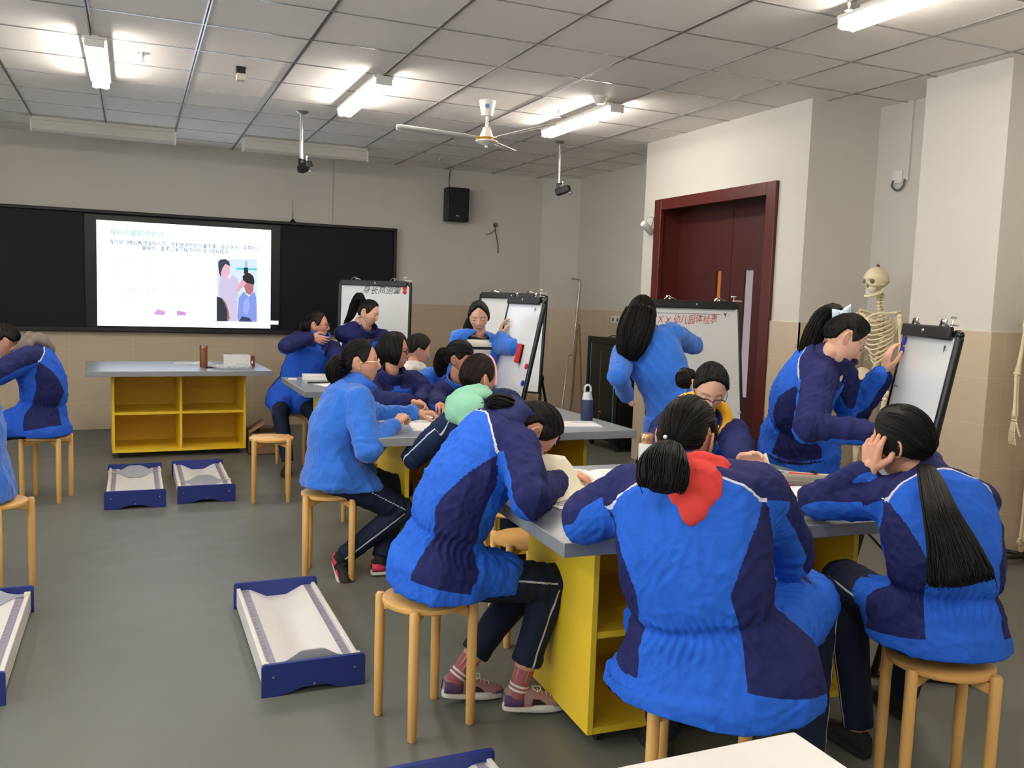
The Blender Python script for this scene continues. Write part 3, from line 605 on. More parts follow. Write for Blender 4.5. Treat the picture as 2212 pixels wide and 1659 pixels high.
measuring_bed(.272, 6.46, 'infant measuring bed on the floor in front of the teacher table, right one', .26)
measuring_bed(-.815, 3.47, 'infant measuring bed cut by the left edge, below the fleece back', .93)
measuring_bed(.64, 1.40, 'infant measuring bed cut by the bottom edge, only its end showing', .6, rz=1)

# ------------------------------------------------------------------ whiteboard easels
def easel(x, y, rz, label, W=.70, H=.98, z0=.50, tilt=8., marks=None, logo=True, knuckle=True):
    t = thing('whiteboard_easel', label, 'whiteboard', (x, y, 0), 'flip chart whiteboards', rz=R_(rz)); h = W/2; ct, st = math.cos(R_(tilt)), math.sin(R_(tilt))
    up = A(0, st, ct); nb = A(0, ct, -st); y0 = z0*math.tan(R_(tilt))-.0
    def B(a, s, d=0): return A(a, y0, z0)+up*s+nb*d
    rot = [A(1, 0, 0), up, nb]
    MB().box(B(0, H/2, .0), (W-.02, H-.02, .012), rot).obj('board_panel', 'boardwhite', t)
    f = MB()
    for s in (-1, 1): f.cap(B(s*h, .012, .004), B(s*h, H-.03, .004), .017, n=12)
    f.cap(B(-h, .008, .004), B(h, .008, .004), .012, n=12); f.cap(B(-h, H-.012, .004), B(h, H-.012, .004), .016, n=12)
    for s in (-1, 1): f.cap(B(s*h, H-.03, .004), B(s*(h-.03), H-.008, .004), .017, n=12)
    f.obj('frame', 'blacksatin', t)
    cb = MB().box(B(-.01, H-.012, -.022), (W-.05, .055, .02), rot).obj('clamp_bar', 'black', t, bevel=.006)
    MB().lathe([(.001, 0), (.009, 0), (.008, .006), (.001, .008)], B(0, H-.012, -.033), 14, 0, -nb).obj('clamp_knob', 'steel', cb)
    for a in (-h*.55, h*.55):
        m = MB(); m.tube(catmull([B(a-.045, H+.018, -.015), B(a-.02, H+.04, -.02), B(a+.01, H+.028, -.02), B(a+.045, H+.018, -.015)], 12), .006, 8); m.lathe([(.008, 0), (.008, .022), (.004, .026)], B(a+.0, H+.02, -.012), 10, 0, up); m.obj('hook', 'chrome', cb)
    m = MB(); m.cyl(B(h-.05, H+.005, -.02), B(h-.05, H+.05, -.02), .004, n=8); m.box(B(h-.05, H+.052, -.02), (.035, .008, .012), rot); m.box(B(h-.02, H+.022, -.02), (.07, .006, .012), rot); m.obj('hook', 'chrome', cb)
    k = z0*.9
    for s in (-1, 1):
        l = MB(); p = A(s*h, y0, z0)+up*(-.02); l.cap(B(s*h, .0, .02), A(s*h, .0, .018), .015, n=12); l.obj('leg', 'blacksatin', t)
        kn = B(s*h, .14, .03); l = MB(); l.ell(kn, (.024, .03, .04), 14, 10); l.cap(kn, A(s*h, .46, .016), .013, n=12); l.obj('leg', 'blacksatin', t)
        MB().cap(A(s*h, -.01, .012), A(s*h, .48, .012), .012, n=10).obj('foot_bar', 'blacksatin', t)
    if logo:
        lg = MB(); lg.merge(text_mb('V', .03, B(h-.125, H-.085, -.0075), A(1, 0, 0), up, bold=.003)); lg.merge(text_mb('VIZ', .012, B(h-.10, H-.082, -.0075), A(1, 0, 0), up)); lg.obj('logo', 'marker', t, smooth=0)
    t['_B'] = 0
    return t, B, rot, up, nb
def scrawl(t, B, up, body, a, s, size, mat_, name='handwriting', shear=.25, wob=0, sx=1.):
    m = text_mb(body, size, (0, 0, 0), (1, 0, 0), (0, 1, 0), shear=shear)
    v = np.vstack(m.v) if m.n else np.zeros((0, 3)); q = MB()
    if m.n: q.add([B(a+p[0]*sx, s+p[1]+wob*math.sin(p[0]*37)*.006+wob*p[0]*.03, -.0072) for p in v], m.f); q.obj(name, mat_, t, smooth=0)
def stroke(t, B, pts, mat_, r=.0025, name='pen_line'):
    MB().tube([B(a, s, -.0066) for a, s in pts], r, 5, flat=.3, up=(0, 1, 0)).obj(name, mat_, t)
def magnet(B, nb, a, s, r, m, label, rot=None, dims=None):
    c = B(a, s, -.007)
# board by the door
W_, B_, rot, up, nb = easel(3.575, 4.98, -2, 'whiteboard easel in front of the maroon door with red handwriting', z0=.50, H=1.02, W=.73)
scrawl(W_, B_, up, 'X X 幼儿园体检表', -.30, .872, .070, 'redink', wob=1, sx=.86); stroke(W_, B_, [(-.30, .945), (.0, .947), (.22, .944)], 'marker', .0018)
# board of the standing girl on the right
WR, BR, rot, up, nb = easel(2.985, 2.94, -122, 'whiteboard easel at the right edge of the foreground table with faint pencil lines', z0=.46, H=.98, tilt=9, W=.72)
for pts in ([(-.335, .70), (-.27, .70)], [(-.335, .59), (-.2, .575), (-.05, .545)], [(-.335, .47), (-.24, .455)], [(-.22, .63), (-.225, .46)], [(-.13, .62), (-.135, .44)], [(-.05, .60), (-.055, .42)]): stroke(WR, BR, pts, 'marker', .003)
# the board behind the ponytail girl at the back
W1, B1, rot1, up1, nb1 = easel(2.18, 8.62, -24, 'whiteboard easel standing behind the girl with the high ponytail', z0=.62, H=1.0, tilt=4, logo=False)
scrawl(W1, B1, up1, '身长高测量', -.13, .885, .085, 'marker', wob=1, sx=.9)
W2, B2, rot2, up2, nb2 = easel(2.34, 5.95, -91, 'whiteboard easel with a red eraser held by the girl in the striped shirt', z0=.42, H=1.10, tilt=11.6, W=.64)
W3, B3, rot3, up3, nb3 = easel(3.24, 7.75, -50, 'whiteboard easel half hidden behind the one with the red eraser', z0=.62, H=.92, tilt=5, logo=False)
def wpt(t, p): return np.array(t.matrix_basis @ Vector(p))
def wdir(t, p): return np.array(t.matrix_basis.to_3x3() @ Vector(p))
def button(t, B, nb, a, s, r, mt, label, group=None):
    p = wpt(t, B(a, s, -.0075)); n = wdir(t, -nb); o = thing('round_magnet', label, 'magnet', tuple(p), group, world=True)
    MB().lathe([(.001, 0), (r, 0), (r, .006), (r*.8, .009), (.001, .009)], p, 20, 0, n).obj('cap', mt, o)
for W_, B_, n_, a, s, mt, lb in ((W1, B1, nb1, .295, .95, 'red', 'upper red magnet on the far whiteboard with black handwriting'), (W1, B1, nb1, .295, .91, 'red', 'lower red magnet on the far whiteboard with black handwriting'),
                           (W2, B2, nb2, .28, .62, 'red', 'round red magnet below the red eraser'), (W2, B2, nb2, .28, .50, 'blue', 'round blue magnet below the red magnet'),
                           (WR, BR, nb, -.325, .915, 'blue', 'upper blue magnet on the right whiteboard'), (WR, BR, nb, -.325, .865, 'blue', 'lower blue magnet on the right whiteboard')):
    button(W_, B_, n_, a, s, .021, mt, lb, 'whiteboard magnets')
p = wpt(W2, B2(.13, .70, -.0075)); ex, ey, n = wdir(W2, (1, 0, 0)), wdir(W2, up2), wdir(W2, -nb2)
o = thing('board_eraser', 'red eraser stuck on the whiteboard of the striped-shirt girl', 'eraser', tuple(p), world=True); MB().box(p+n*.006, (.05, .135, .012), [ex, ey, n]).obj('felt', 'blackcloth', o); MB().box(p+n*.022, (.056, .14, .02), [ex, ey, n]).obj('grip', 'red', o, bevel=.006)

# ------------------------------------------------------------------ equipment rack, leaning pipes, carton
t = thing('equipment_rack', 'black rack with a glass door against the right wall', 'rack', (4.42, 7.62, 0))
MB().bb(.01, .58, 0, .66, .09, 1.13).obj('cabinet', 'black', t, bevel=.01)
f = MB()
for a in ((0, .05, .09, 1.14), (.61, .66, .09, 1.14)): f.bb(-.015, .01, a[0], a[1], a[2], a[3])
f.bb(-.015, .01, .05, .61, 1.07, 1.14); f.bb(-.015, .01, .05, .61, .09, .16); f.obj('door_frame', 'blacksatin', t, bevel=.004)
MB().bb(-.008, .004, .05, .61, .16, 1.07).obj('glass_door', 'glassdark', t)
for y in (.08, .58): MB().bb(-.012, -.008, y, y+.008, .16, 1.07).obj('edge_strip', 'cyanstrip', t)
MB().bb(-.011, -.008, .36, .375, .2, 1.0).obj('edge_strip', 'groove', t); MB().bb(-.012, -.008, .34, .346, .37, .376).obj('status_light', mat_emit('status_red', '#ff3050', 1.5), t)
for x in (.05, .52):
    for y in (.06, .6): m = MB(); m.cyl((x-.015, y, .035), (x+.015, y, .035), .035, n=18); m.bb(x-.02, x+.02, y-.015, y+.015, .04, .09); m.obj('caster', 'rubber', t)
for y in (.15, .45): MB().tube(catmull([(.1, y, 1.128), (.2, y+.04, 1.15), (.35, y-.03, 1.135), (.5, y+.03, 1.14)], 16), .006, 6).obj('top_cable', 'black', t)
def pipe(name, pts, r, m, label, feet=True):
    tag(MB().tube(pts, r, 10).obj(name, m), label, 'pipe')
pipe('bent_pipe', [PY(1235, 602, 9.72), PY(1250, 604, 9.74), PY(1253, 606, 9.74), PY(1252, 618, 9.74), PY(1246, 680, 9.72), PY(1238, 755, 9.68), PY(1236, 766, 9.68), PY(1228, 768, 9.68), PY(1227, 775, 9.66), PY(1219, 840, 9.56), PY(1211, 905, 9.48), PZ(1209, 938, .012)], .009, 'steel', 'thin crank-shaped metal rod leaning in the far corner')
pipe('corner_pole', [PY(1247, 712, 9.45), PY(1243, 760, 9.45), PY(1236, 850, 9.42), PZ(1226, 945, .012)], .012, 'tan', 'ochre pole leaning beside the crank-shaped rod, left one')
pipe('corner_pole', [PY(1251, 700, 9.35), PY(1254, 775, 9.35), PY(1255, 850, 9.32), PZ(1256, 944, .012)], .012, 'tan', 'ochre pole leaning beside the crank-shaped rod, right one')
t = thing('cardboard_carton', 'open brown carton on the floor beside the teacher table', 'box', (.97, 8.26, 0))
m = MB(); W, D, H = .36, .3, .20
for a in ((0, W, 0, .006), (0, W, D-.006, D), (0, .006, 0, D), (W-.006, W, 0, D)): m.bb(a[0], a[1], a[2], a[3], 0, H)
m.bb(0, W, 0, D, 0, .006); m.obj('carton_body', 'card', t)
for pts in ([(0, 0, H), (0, D, H), (.14, D, H+.09), (.14, 0, H+.09)], [(W, 0, H), (W, D, H), (W-.16, D, H+.10), (W-.16, 0, H+.10)]): MB().add(pts, [(0, 1, 2, 3)]).obj('flap', 'card', t, solid=.005)
# ------------------------------------------------------------------ people: builders
def ik(a, b, l1, l2, pole):
    a = np.asarray(a, float); b = np.asarray(b, float); d = b-a; L = np.linalg.norm(d); n = d/L; L = min(L, (l1+l2)*.998); b = a+n*L
    x = (l1*l1-l2*l2+L*L)/(2*L); h = math.sqrt(max(l1*l1-x*x, 0)); p = np.asarray(pole, float); p = p-n*(p@n); return a+n*x+nrm(p)*h, b
def folds(P3, seed, k=1.):
    """smooth pseudo-random ridges for cloth"""
    r = np.random.default_rng(seed); out = np.zeros(len(P3)); W_ = np.zeros_like(P3)
    for i in range(4): a = r.normal(size=3)*9*k; W_ += np.sin(P3@a+r.uniform(0, 6.28))[:, None]*r.normal(size=3)*.02
    for i in range(7):
        d = r.normal(size=3); d[2] *= .6; d = nrm(d)*r.uniform(24, 60)*k; out += (1-np.abs(np.sin((P3+W_)@d+r.uniform(0, 6.28))))**2*r.uniform(.5, 1)
    return out/3.-.55
def head_base(x, y, z, feat=True):
    """unit directions (x right, y forward, z up) -> head surface"""
    t = np.clip(-z, 0, 1); up = z >= 0
    X = .0745*x*(1-.30*t**1.6); Zf = np.where(up, .118*z, -.117*z*-1); Zb = np.where(up, .118*z, .075*z)
    b = smooth01((y+.45)/.75); Z = Zf*b+Zb*(1-b)
    Y = np.where(y > 0, .092*np.abs(y)**.82, -.100*np.abs(y)**.95*(1-.30*t))
    if feat:
        fr = smooth01((y-.05)/.25); ax = np.abs(X); G = lambda u, c, s: np.exp(-((u-c)/s)**2)
        nz = np.where(Z > -.033, smooth01((.024-Z)/.057)*.021+.001, .022*np.exp(-((Z+.033)/.008)**2))
        d = nz*G(X, 0, .0095+.004*smooth01((.01-Z)/.04)) + .004*G(ax, .014, .006)*G(Z, -.034, .008)
        d += -.0075*G(ax, .032, .015)*G(Z, .004, .011)-.003*G(X, 0, .012)*G(Z, .02, .010)
        d += .0035*G(ax, .03, .018)*G(Z, .024, .007)+.005*G(ax, .042, .018)*G(Z, -.022, .018)
        d += .007*G(X, 0, .019)*(G(Z, -.062, .0055)+.95*G(Z, -.0745, .006))-.0045*G(X, 0, .02)*G(Z, -.068, .0025)-.003*G(X, 0, .006)*G(Z, -.05, .006)
        d += .009*G(X, 0, .020)*G(Z, -.103, .014)-.002*G(X, 0, .02)*G(Z, -.087, .006)
        d += -.003*G(ax, .05, .02)*G(Z, -.06, .02)
        Y = Y+d*fr
    return np.stack([X, Y, Z], -1)
HS = .95
def head_dirs(na, ne, front=.3):
    a = np.linspace(0, 2*PI, na, endpoint=False); a = a+front*np.sin(a)*-1          # denser towards the face
    e = np.linspace(-PI/2+.03, PI/2-.03, ne); E_, A_ = np.meshgrid(e, a, indexing='ij')
    return A_, E_, np.cos(E_)*np.sin(A_), np.cos(E_)*np.cos(A_), np.sin(E_)
EH = [(0, 50), (30, 45), (55, 30), (72, 7), (84, -2), (90, 8), (98, 20), (112, 16), (124, -24), (150, -36), (180, -38)]
def hair_sdf(A_, E_, low, sideburn=True):
    az = np.degrees(np.abs((A_+PI) % (2*PI)-PI)); return np.degrees(E_)-np.interp(az, [k for k, _ in low], [v for _, v in low])
class Rig:
    def __init__(s, c, yaw, pitch, roll=0):
        y, p, r = R_(yaw), R_(pitch), R_(roll); s.c = np.asarray(c, float)
        F = A(math.sin(y)*math.cos(p), math.cos(y)*math.cos(p), math.sin(p)); X = A(math.cos(y), -math.sin(y), 0); U = np.cross(X, F)
        s.X = math.cos(r)*X+math.sin(r)*U; s.U = -math.sin(r)*X+math.cos(r)*U; s.F = F
    def w(s, v): v = np.asarray(v, float)*HS; return s.c+v[..., 0:1]*s.X+v[..., 1:2]*s.F+v[..., 2:3]*s.U
def build_head(mb, rig, eyes='open', mouth=False):
    A_, E_, x, y, z = head_dirs(96, 72); V = head_base(x, y, z); Z, X, Y = V[..., 2], V[..., 0], V[..., 1]; ax = np.abs(X); fr = (y > .3)
    lip = fr*np.clip(1.3-np.abs((Z+.068)/.0115)**2-np.abs(X/(.024))**2, 0, 1)
    brow = fr*np.clip(1.4-((Z-.0275+.0045*((ax-.030)/.017)**2)/.0032)**2, 0, 1)*(ax > .013)*(ax < .05)
    blush = fr*np.exp(-((ax-.04)/.016)**2-((Z+.02)/.014)**2)+fr*np.exp(-(X/.011)**2-((Z+.032)/.012)**2)*.6
    W3 = rig.w(V); mb.loft(W3, True, 0, lip=lip.ravel(), brow=brow.ravel(), blush=blush.ravel())
    for s in (-1, 1):
        e = MB(); c = A(s*.0765, -.010, -.006); o = A(s*.9, -.35, 0)       # ear: a cupped leaf with a rolled rim and lobe
        ex, ez = nrm(A(s*.45, -1, 0)), nrm(A(s*.12, -.18, 1)); en = np.cross(ex, ez)
        rim = [c+ex*(.006+.0165*math.cos(q))*1+ez*.030*math.sin(q)*(1 if math.sin(q) > 0 else .92) for q in np.linspace(-1.9, 2.4, 15)]
        e.tube(rim, [.0035]*3+[.004]*12, 8); e.ell(c+ex*.004, [ex*.0155, en*.0045, ez*.027], 16, 10); e.ell(c+ex*.002-ez*.024, [ex*.008, en*.005, ez*.008], 10, 8)
        for v in e.v: v[:] = rig.w(v)
        mb.merge(e, 0)
        ec = A(s*.0318, .0775, .004); q = MB()
        if eyes == 'open':
            q.ell(ec, (.0138, .0085, .0058), 18, 12, 1); q.ell(ec+A(.001*s, .0045, 0), (.0056, .0046, .0053), 14, 10, 2)
            q.tube(catmull([ec+A(-.015, .003, -.001), ec+A(-.006, .0085, .0052), ec+A(.006, .0085, .0052), ec+A(.015, .003, 0)], 12), .0014, 6, 3)
            q.tube(catmull([ec+A(-.016, .002, .004), ec+A(-.006, .008, .0095), ec+A(.006, .008, .0095), ec+A(.016, .002, .005)], 12), .0028, 6, 0)
        else:
            q.ell(ec+A(0, -.0005, .001), (.0145, .0088, .0078), 18, 12, 0)
            q.tube(catmull([ec+A(-.0155, .003, -.001), ec+A(-.006, .0088, -.0048), ec+A(.006, .0088, -.0048), ec+A(.0155, .003, -.001)], 12), .0015, 6, 3)
        for v in q.v: v[:] = rig.w(v)
        mb.merge(q)
    if mouth:
        q = MB(); q.ell((0, .0935, -.068), (.014, .004, .0028), 14, 8, 4)
        for v in q.v: v[:] = rig.w(v)
        mb.merge(q)
def hair_shell(rig, low=EH, thick=.014, tie=(0, -1, .1), seed=1, vol=0.):
    A_, E_, x, y, z = head_dirs(120, 80, 0.); V = head_base(x, y, z, False); D = np.stack([x, y, z], -1)
    sd = hair_sdf(A_, E_, low); T = nrm(tie); q = D-T*(D@T)[..., None]; q = q/np.maximum(np.linalg.norm(q, axis=-1, keepdims=True), .03)
    r = np.random.default_rng(seed); fb = folds(q.reshape(-1, 3)*.5+r.normal(size=3), seed, .8).reshape(x.shape)
    off = -.016+(thick+.016)*smooth01(sd/16+.42)+vol*smooth01(z)*(.6-.4*y)+.0035*fb
    V = V+D*off[..., None]; mb = MB(); mb.loft(rig.w(V), True, 0, hu=q.reshape(-1, 3)); return mb
def combed(mb, rig, low, thick, tie, vol, n, seed):
    """fine strands combed over the scalp towards the tie point"""
    g = np.random.default_rng(seed+77); T = nrm(tie); k = 0
    while k < n:
        d = nrm(g.normal(size=3)); az, el = math.atan2(d[0], d[1]), math.asin(d[2])
        if d@T > .97 or d@T < -.93 or hair_sdf(np.array([az]), np.array([el]), low)[0] < 9: k += .2; continue
        w0 = math.acos(np.clip(d@T, -1, 1)); L = min(w0-.06, g.uniform(.5, 1.3)); pts = []
        for t in np.linspace(0, L/w0, 9):
            q = (math.sin((1-t)*w0)*d+math.sin(t*w0)*T)/math.sin(w0); a, e = math.atan2(q[0], q[1]), math.asin(np.clip(q[2], -1, 1)); sd = hair_sdf(np.array([a]), np.array([e]), low)[0]
            if sd < 7: break
            pts.append(rig.w(head_base(*[np.array([c]) for c in q], feat=False)[0]+q*(thick+.0009+vol*smooth01(q[2])*(.6-.4*q[1])+.0016*math.sin(k*2.1))))
        k += 1
        if len(pts) > 3: mb.tube(pts, np.linspace(.0013, .0007, len(pts)), 4, 0, hu=np.tile(g.normal(size=3)*.6, (len(pts)*4, 1)))
def strands(mb, path, rad, n, seed=3, r=.0024, frac=.75, flat=1., flip=None, segs=16, wav=.15, core=.86, taper=.5):
    """a lock of hair along path: a solid core wrapped in many fine tubes"""
    g = np.random.default_rng(seed); path = catmull(path, segs); rad = np.interp(np.linspace(0, 1, segs), np.linspace(0, 1, len(rad)), rad)
    d = np.gradient(path, axis=0); fr = []; x = None
    for i in range(segs):
        t = nrm(d[i])
        if x is None:
            x = nrm(np.cross(flip, t)) if flip is not None else frame_of(t)[0]
            y = np.cross(t, x)
        else: x = nrm(x-t*(x@t)); y = np.cross(t, x)
        fr.append((x, y))
    th = np.arange(24)*2*PI/24; rings = []; hu = []
    for i in range(segs):
        k = core*(1 if i < segs-3 else (.9, .72, .4)[i-segs+3]); rr = rad[i]*k*(1+.06*np.sin(th*5+seed)+.05*np.sin(th*9+2*seed))
        rings.append(path[i]+rr[:, None]*(np.cos(th)[:, None]*fr[i][0]+flat*np.sin(th)[:, None]*fr[i][1])); hu.append(np.stack([np.cos(th), np.sin(th), 0*th], 1))
    mb.loft(rings, True, 0, hu=np.vstack(hu))
    for k in range(n):
        a = g.uniform(0, 2*PI); q = math.sqrt(g.uniform(.55, 1.)); m = int(segs*g.uniform(frac, 1.)); m = max(5, min(segs, m)); ph = g.uniform(0, 6.28); pts = []
        for i in range(m):
            w_ = wav*math.sin(i*.5+ph)*i/segs; aa = a+w_; pts.append(path[i]+rad[i]*q*(math.cos(aa)*fr[i][0]+flat*math.sin(aa)*fr[i][1]))
        if g.uniform() < .12: pts[-1] = pts[-1]+g.normal(size=3)*.012
        rr = r*np.linspace(1, taper, m); mb.tube(pts, rr, 4, 0, hu=np.tile(g.normal(size=3)*.6, (m*4, 1)))
    return mb
def fly(mb, rig, n, seed, lows):
    """loose hairs lifting off the outline"""
    g = np.random.default_rng(seed)
    for k in range(n):
        d = nrm(A(g.normal(), g.normal()*.8+lows, abs(g.normal())*.8+.1)); p = head_base(*[np.array([c]) for c in d], feat=False)[0]+d*.006
        t = nrm(np.cross(d, g.normal(size=3))); L = g.uniform(.02, .05); pts = [rig.w(p), rig.w(p+t*L*.5+d*L*.2), rig.w(p+t*L+d*L*.2)]; mb.tube(pts, [.0006, .0005, .0003], 3, 0, hu=np.tile(g.normal(size=3), (9, 1)))
def glasses(rig, parent, frame='glframe', thin=.0016, half=False, w=.027, h=.018, drop=0.):
    mb = MB(); y0 = .1035; zc = .002-drop
    for s in (-1, 1):
        c = A(s*.034, y0-.004, zc); pts = [c+A(w*np.sign(math.cos(q))*abs(math.cos(q))**.6, -.004*abs(math.cos(q))*(1 if math.cos(q)*s > 0 else 0), h*np.sign(math.sin(q))*abs(math.sin(q))**.6) for q in np.linspace(0, 2*PI, 24, endpoint=False)]
        if half: mb.tube([rig.w(p) for p in pts if p[2] > zc-.002][:12], thin*1.3, 6)
        else: mb.tube([rig.w(p) for p in pts], thin, 6, closed=True)
        mb.tube([rig.w(p) for p in (A(s*(.034+w), y0-.008, zc+.006), A(s*.076, .055, zc+.008), A(s*.0795, .0, zc+.006), A(s*.078, -.02, zc-.004))], thin*1.1, 6)
        l = MB(); l.add([rig.w(p) for p in pts], [tuple(range(24))]); s_ = (mb, l)
        globals().setdefault('_lens', []).append(l)
    mb.tube([rig.w(p) for p in (A(-.009, y0-.003, zc+.006), A(0, y0+.002, zc+.009), A(.009, y0-.003, zc+.006))], thin, 6)
    o = mb.obj('glasses', frame, parent)
    for l in globals().pop('_lens'): l.obj('lens', 'lens', o)
    return o
def hand_geo(W, d, pn, side, curl=(35, 40, 30), thumb=30, spread=.06, sc=.94, vox=.0026, point=None):
    """palm, four fingers and a thumb; d = wrist to knuckles, pn = palm normal, side = +1 right hand"""
    d = nrm(d); pn = np.asarray(pn, float); pn = nrm(pn-d*(pn@d)); x = np.cross(d, -pn)*side           # x points to the thumb side
    x = -nrm(np.cross(pn, d))*side; mb = MB(); P_ = lambda a, b, c: W+(d*a+x*b+pn*c)*sc
    K = [P_(.086, .030, 0), P_(.090, .010, -.002), P_(.087, -.011, -.001), P_(.079, -.030, .002)]
    for k in K: mb.cap(P_(.0, .012*np.sign((k-W)@x), 0), k, .0155*sc, .0115*sc, 10)
    mb.ell(P_(.05, 0, .002), [d*.045*sc, x*.038*sc, pn*.013*sc], 16, 10); mb.cap(P_(-.05, 0, 0), P_(.02, 0, 0), .024*sc, .023*sc, 12, flat=.8, up=tuple(x))
    for i, (k, L) in enumerate(zip(K, (.072, .080, .074, .058))):
        p = k; ang = 0; ph = (.46, .30, .24); r = (.0092, .0082, .0074, .0062) if i < 3 else (.0080, .0072, .0066, .0056)
        lat = (1.5-i)*spread
        c_ = point if (i == 0 and point is not None) else curl
        for j in range(3):
            ang += R_(c_[j]+i*3); dd = nrm((d*math.cos(ang)+pn*math.sin(ang))+x*lat*math.cos(ang)); q = p+dd*L*ph[j]*sc; mb.cap(p, q, r[j]*sc, r[j+1]*sc, 10); p = q
    t0 = P_(.018, .022, .006); t1 = t0+nrm(d*.62+x*.70+pn*.35)*.046*sc; t2 = t1+nrm(d*.9+x*(.45-thumb*.012)+pn*(.25+thumb*.008))*.034*sc; t3 = t2+nrm(d*.95+x*(.2-thumb*.016)+pn*(.2+thumb*.01))*.026*sc
    mb.cap(t0, t1, .0155*sc, .0115*sc, 10); mb.cap(t1, t2, .0112*sc, .0098*sc, 10); mb.cap(t2, t3, .0098*sc, .0078*sc, 10)
    v, f, n = voxel(mb, vox, 3, .45); return v, f
def build_shoe(ank, toe, parent, style, pitch=0, roll=0):
    """ank = ankle joint about 8 cm over the sole"""
    toe = nrm(toe); x = nrm(np.cross(toe, A(0, 0, 1))); z = np.cross(x, toe); p = R_(pitch); ty = toe*math.cos(p)+z*math.sin(p); tz = -toe*math.sin(p)+z*math.cos(p)
    o = np.asarray(ank)-tz*.082-ty*.052; Wp = lambda a: o+np.asarray(a)[..., 0:1]*x+np.asarray(a)[..., 1:2]*ty+np.asarray(a)[..., 2:3]*tz
    th = np.linspace(0, 2*PI, 28, endpoint=False); L = .242
    def outline(g, z_, k=1.):
        yy = L/2+np.cos(th)*(L/2+g); u = np.clip(yy/L, 0, 1); w_ = (.030+.013*smooth01((u-.25)/.45))*np.abs(np.sin(th))**.62*np.sign(np.sin(th)); return np.stack([w_*k+np.sign(np.sin(th))*g, yy, np.full_like(th, z_)], -1)
    up, sole, acc, acc2 = {'purple': ('shoepink', 'solewhite', 'shoepurple', 'shoedark'), 'pinktrim': ('shoeblack', 'solewhite', 'hotpink', 'hotpink'), 'black': ('shoeblack', 'rubber', 'shoeblack', 'shoeblack')}[style]
    m = MB(); ys = np.linspace(.003, L-.004, 18); hh = np.interp(ys, [0, .03, .07, .10, .14, .19, .225, .242], [.082, .092, .088, .086, .066, .048, .038, .024]); ww = np.interp(ys, [0, .02, .06, .15, .19, .225, .242], [.016, .027, .031, .040, .041, .032, .014]); rings = []
    ph = np.linspace(0, 2*PI, 20, endpoint=False)
    for yv, h_, w_ in zip(ys, hh, ww): rings.append(Wp(np.stack([w_*np.sign(np.cos(ph))*np.abs(np.cos(ph))**.8, np.full_like(ph, yv), np.where(np.sin(ph) > 0, .024+(h_-.024)*np.abs(np.sin(ph))**.75, .024-.006*np.abs(np.sin(ph)))], -1)))
    s = m.loft(rings).obj('shoe', up, parent, smooth=60)
    m = MB(); m.loft([Wp(outline(-.004, 0)), Wp(outline(.002, .006)), Wp(outline(.003, .018)), Wp(outline(.0, .030)), Wp(outline(-.006, .031))]); m.obj('sole', sole, s)
    def shell(y0, y1, z0, z1, g, mt, name, a0=0, a1=2*PI):
        q = MB(); rr = []
        for yv in np.linspace(y0, y1, 7):
            h_ = np.interp(yv, ys, hh); w_ = np.interp(yv, ys, ww); pp = np.linspace(0, PI, 15); zz = .024+(h_-.024)*np.abs(np.sin(pp))**.75+g; zz = np.clip(zz, z0, z1); rr.append(Wp(np.stack([(w_+g)*np.sign(np.cos(pp))*np.abs(np.cos(pp))**.8, np.full_like(pp, yv), zz], -1)))
        q.grid(rr); q.obj(name, mt, s, solid=.001)
    if style != 'black':
        shell(-.002, .066, .02, .064, .0022, acc, 'heel_counter'); shell(.195, .24, .02, .034 if style == 'purple' else .03, .002, acc, 'toe_cap')
        q = MB()
        for sg in (-1, 1): q.prism([(.095, .034), (.15, .034), (.125, .052), (.10, .055)], Wp(A(sg*.0395-.001, 0, 0)), ty, tz, x*.003*1)
        q.obj('side_patch', acc2, s)
        q = MB()
        for k in range(5):
            yv = .105+k*.017; h_ = np.interp(yv, ys, hh); q.tube([Wp(A(-.018, yv, h_-.004)), Wp(A(0, yv+.004, h_+.004)), Wp(A(.018, yv, h_-.004))], .0022, 6)
        h_ = np.interp(.10, ys, hh); q.tube(catmull([Wp(A(0, .105, h_+.002)), Wp(A(.03, .125, h_+.012)), Wp(A(.045, .115, h_)), Wp(A(.02, .10, h_+.002)), Wp(A(0, .105, h_+.002))], 16), .002, 6)
        q.obj('laces', 'cream' if style == 'purple' else 'black', s)
    return s
def ring_of(c, ux, uy, a, b, n=28, p=1.): th = np.arange(n)*2*PI/n; return c+a*(np.sign(np.cos(th))*np.abs(np.cos(th))**p)[:, None]*ux+b*(np.sign(np.sin(th))*np.abs(np.sin(th))**p)[:, None]*uy
PARKA_W = [(-.30, .225, .19), (-.12, .228, .19), (0, .215, .178), (.14, .195, .155), (.27, .172, .135), (.42, .187, .142), (.6, .195, .142), (.76, .188, .130), (.88, .140, .105), (.97, .085, .082), (1.02, .072, .074)]
SLIM_W = [(-.30, .195, .16), (-.12, .198, .162), (0, .19, .155), (.14, .175, .138), (.30, .162, .126), (.45, .170, .128), (.6, .178, .128), (.76, .175, .118), (.88, .132, .098), (.97, .08, .078), (1.02, .068, .07)]
BODY_W = [(-.1, .14, .10), (0, .15, .11), (.2, .13, .095), (.4, .122, .09), (.6, .14, .10), (.78, .14, .095), (.9, .09, .075), (1.0, .058, .06)]
SIDE = [(78, .70), (60, .58), (44, .43), (49, .33), (50, .26), (44, .10), (41, -.02), (70, -.05), (104, -.10), (112, .10), (104, .40), (96, .60)]
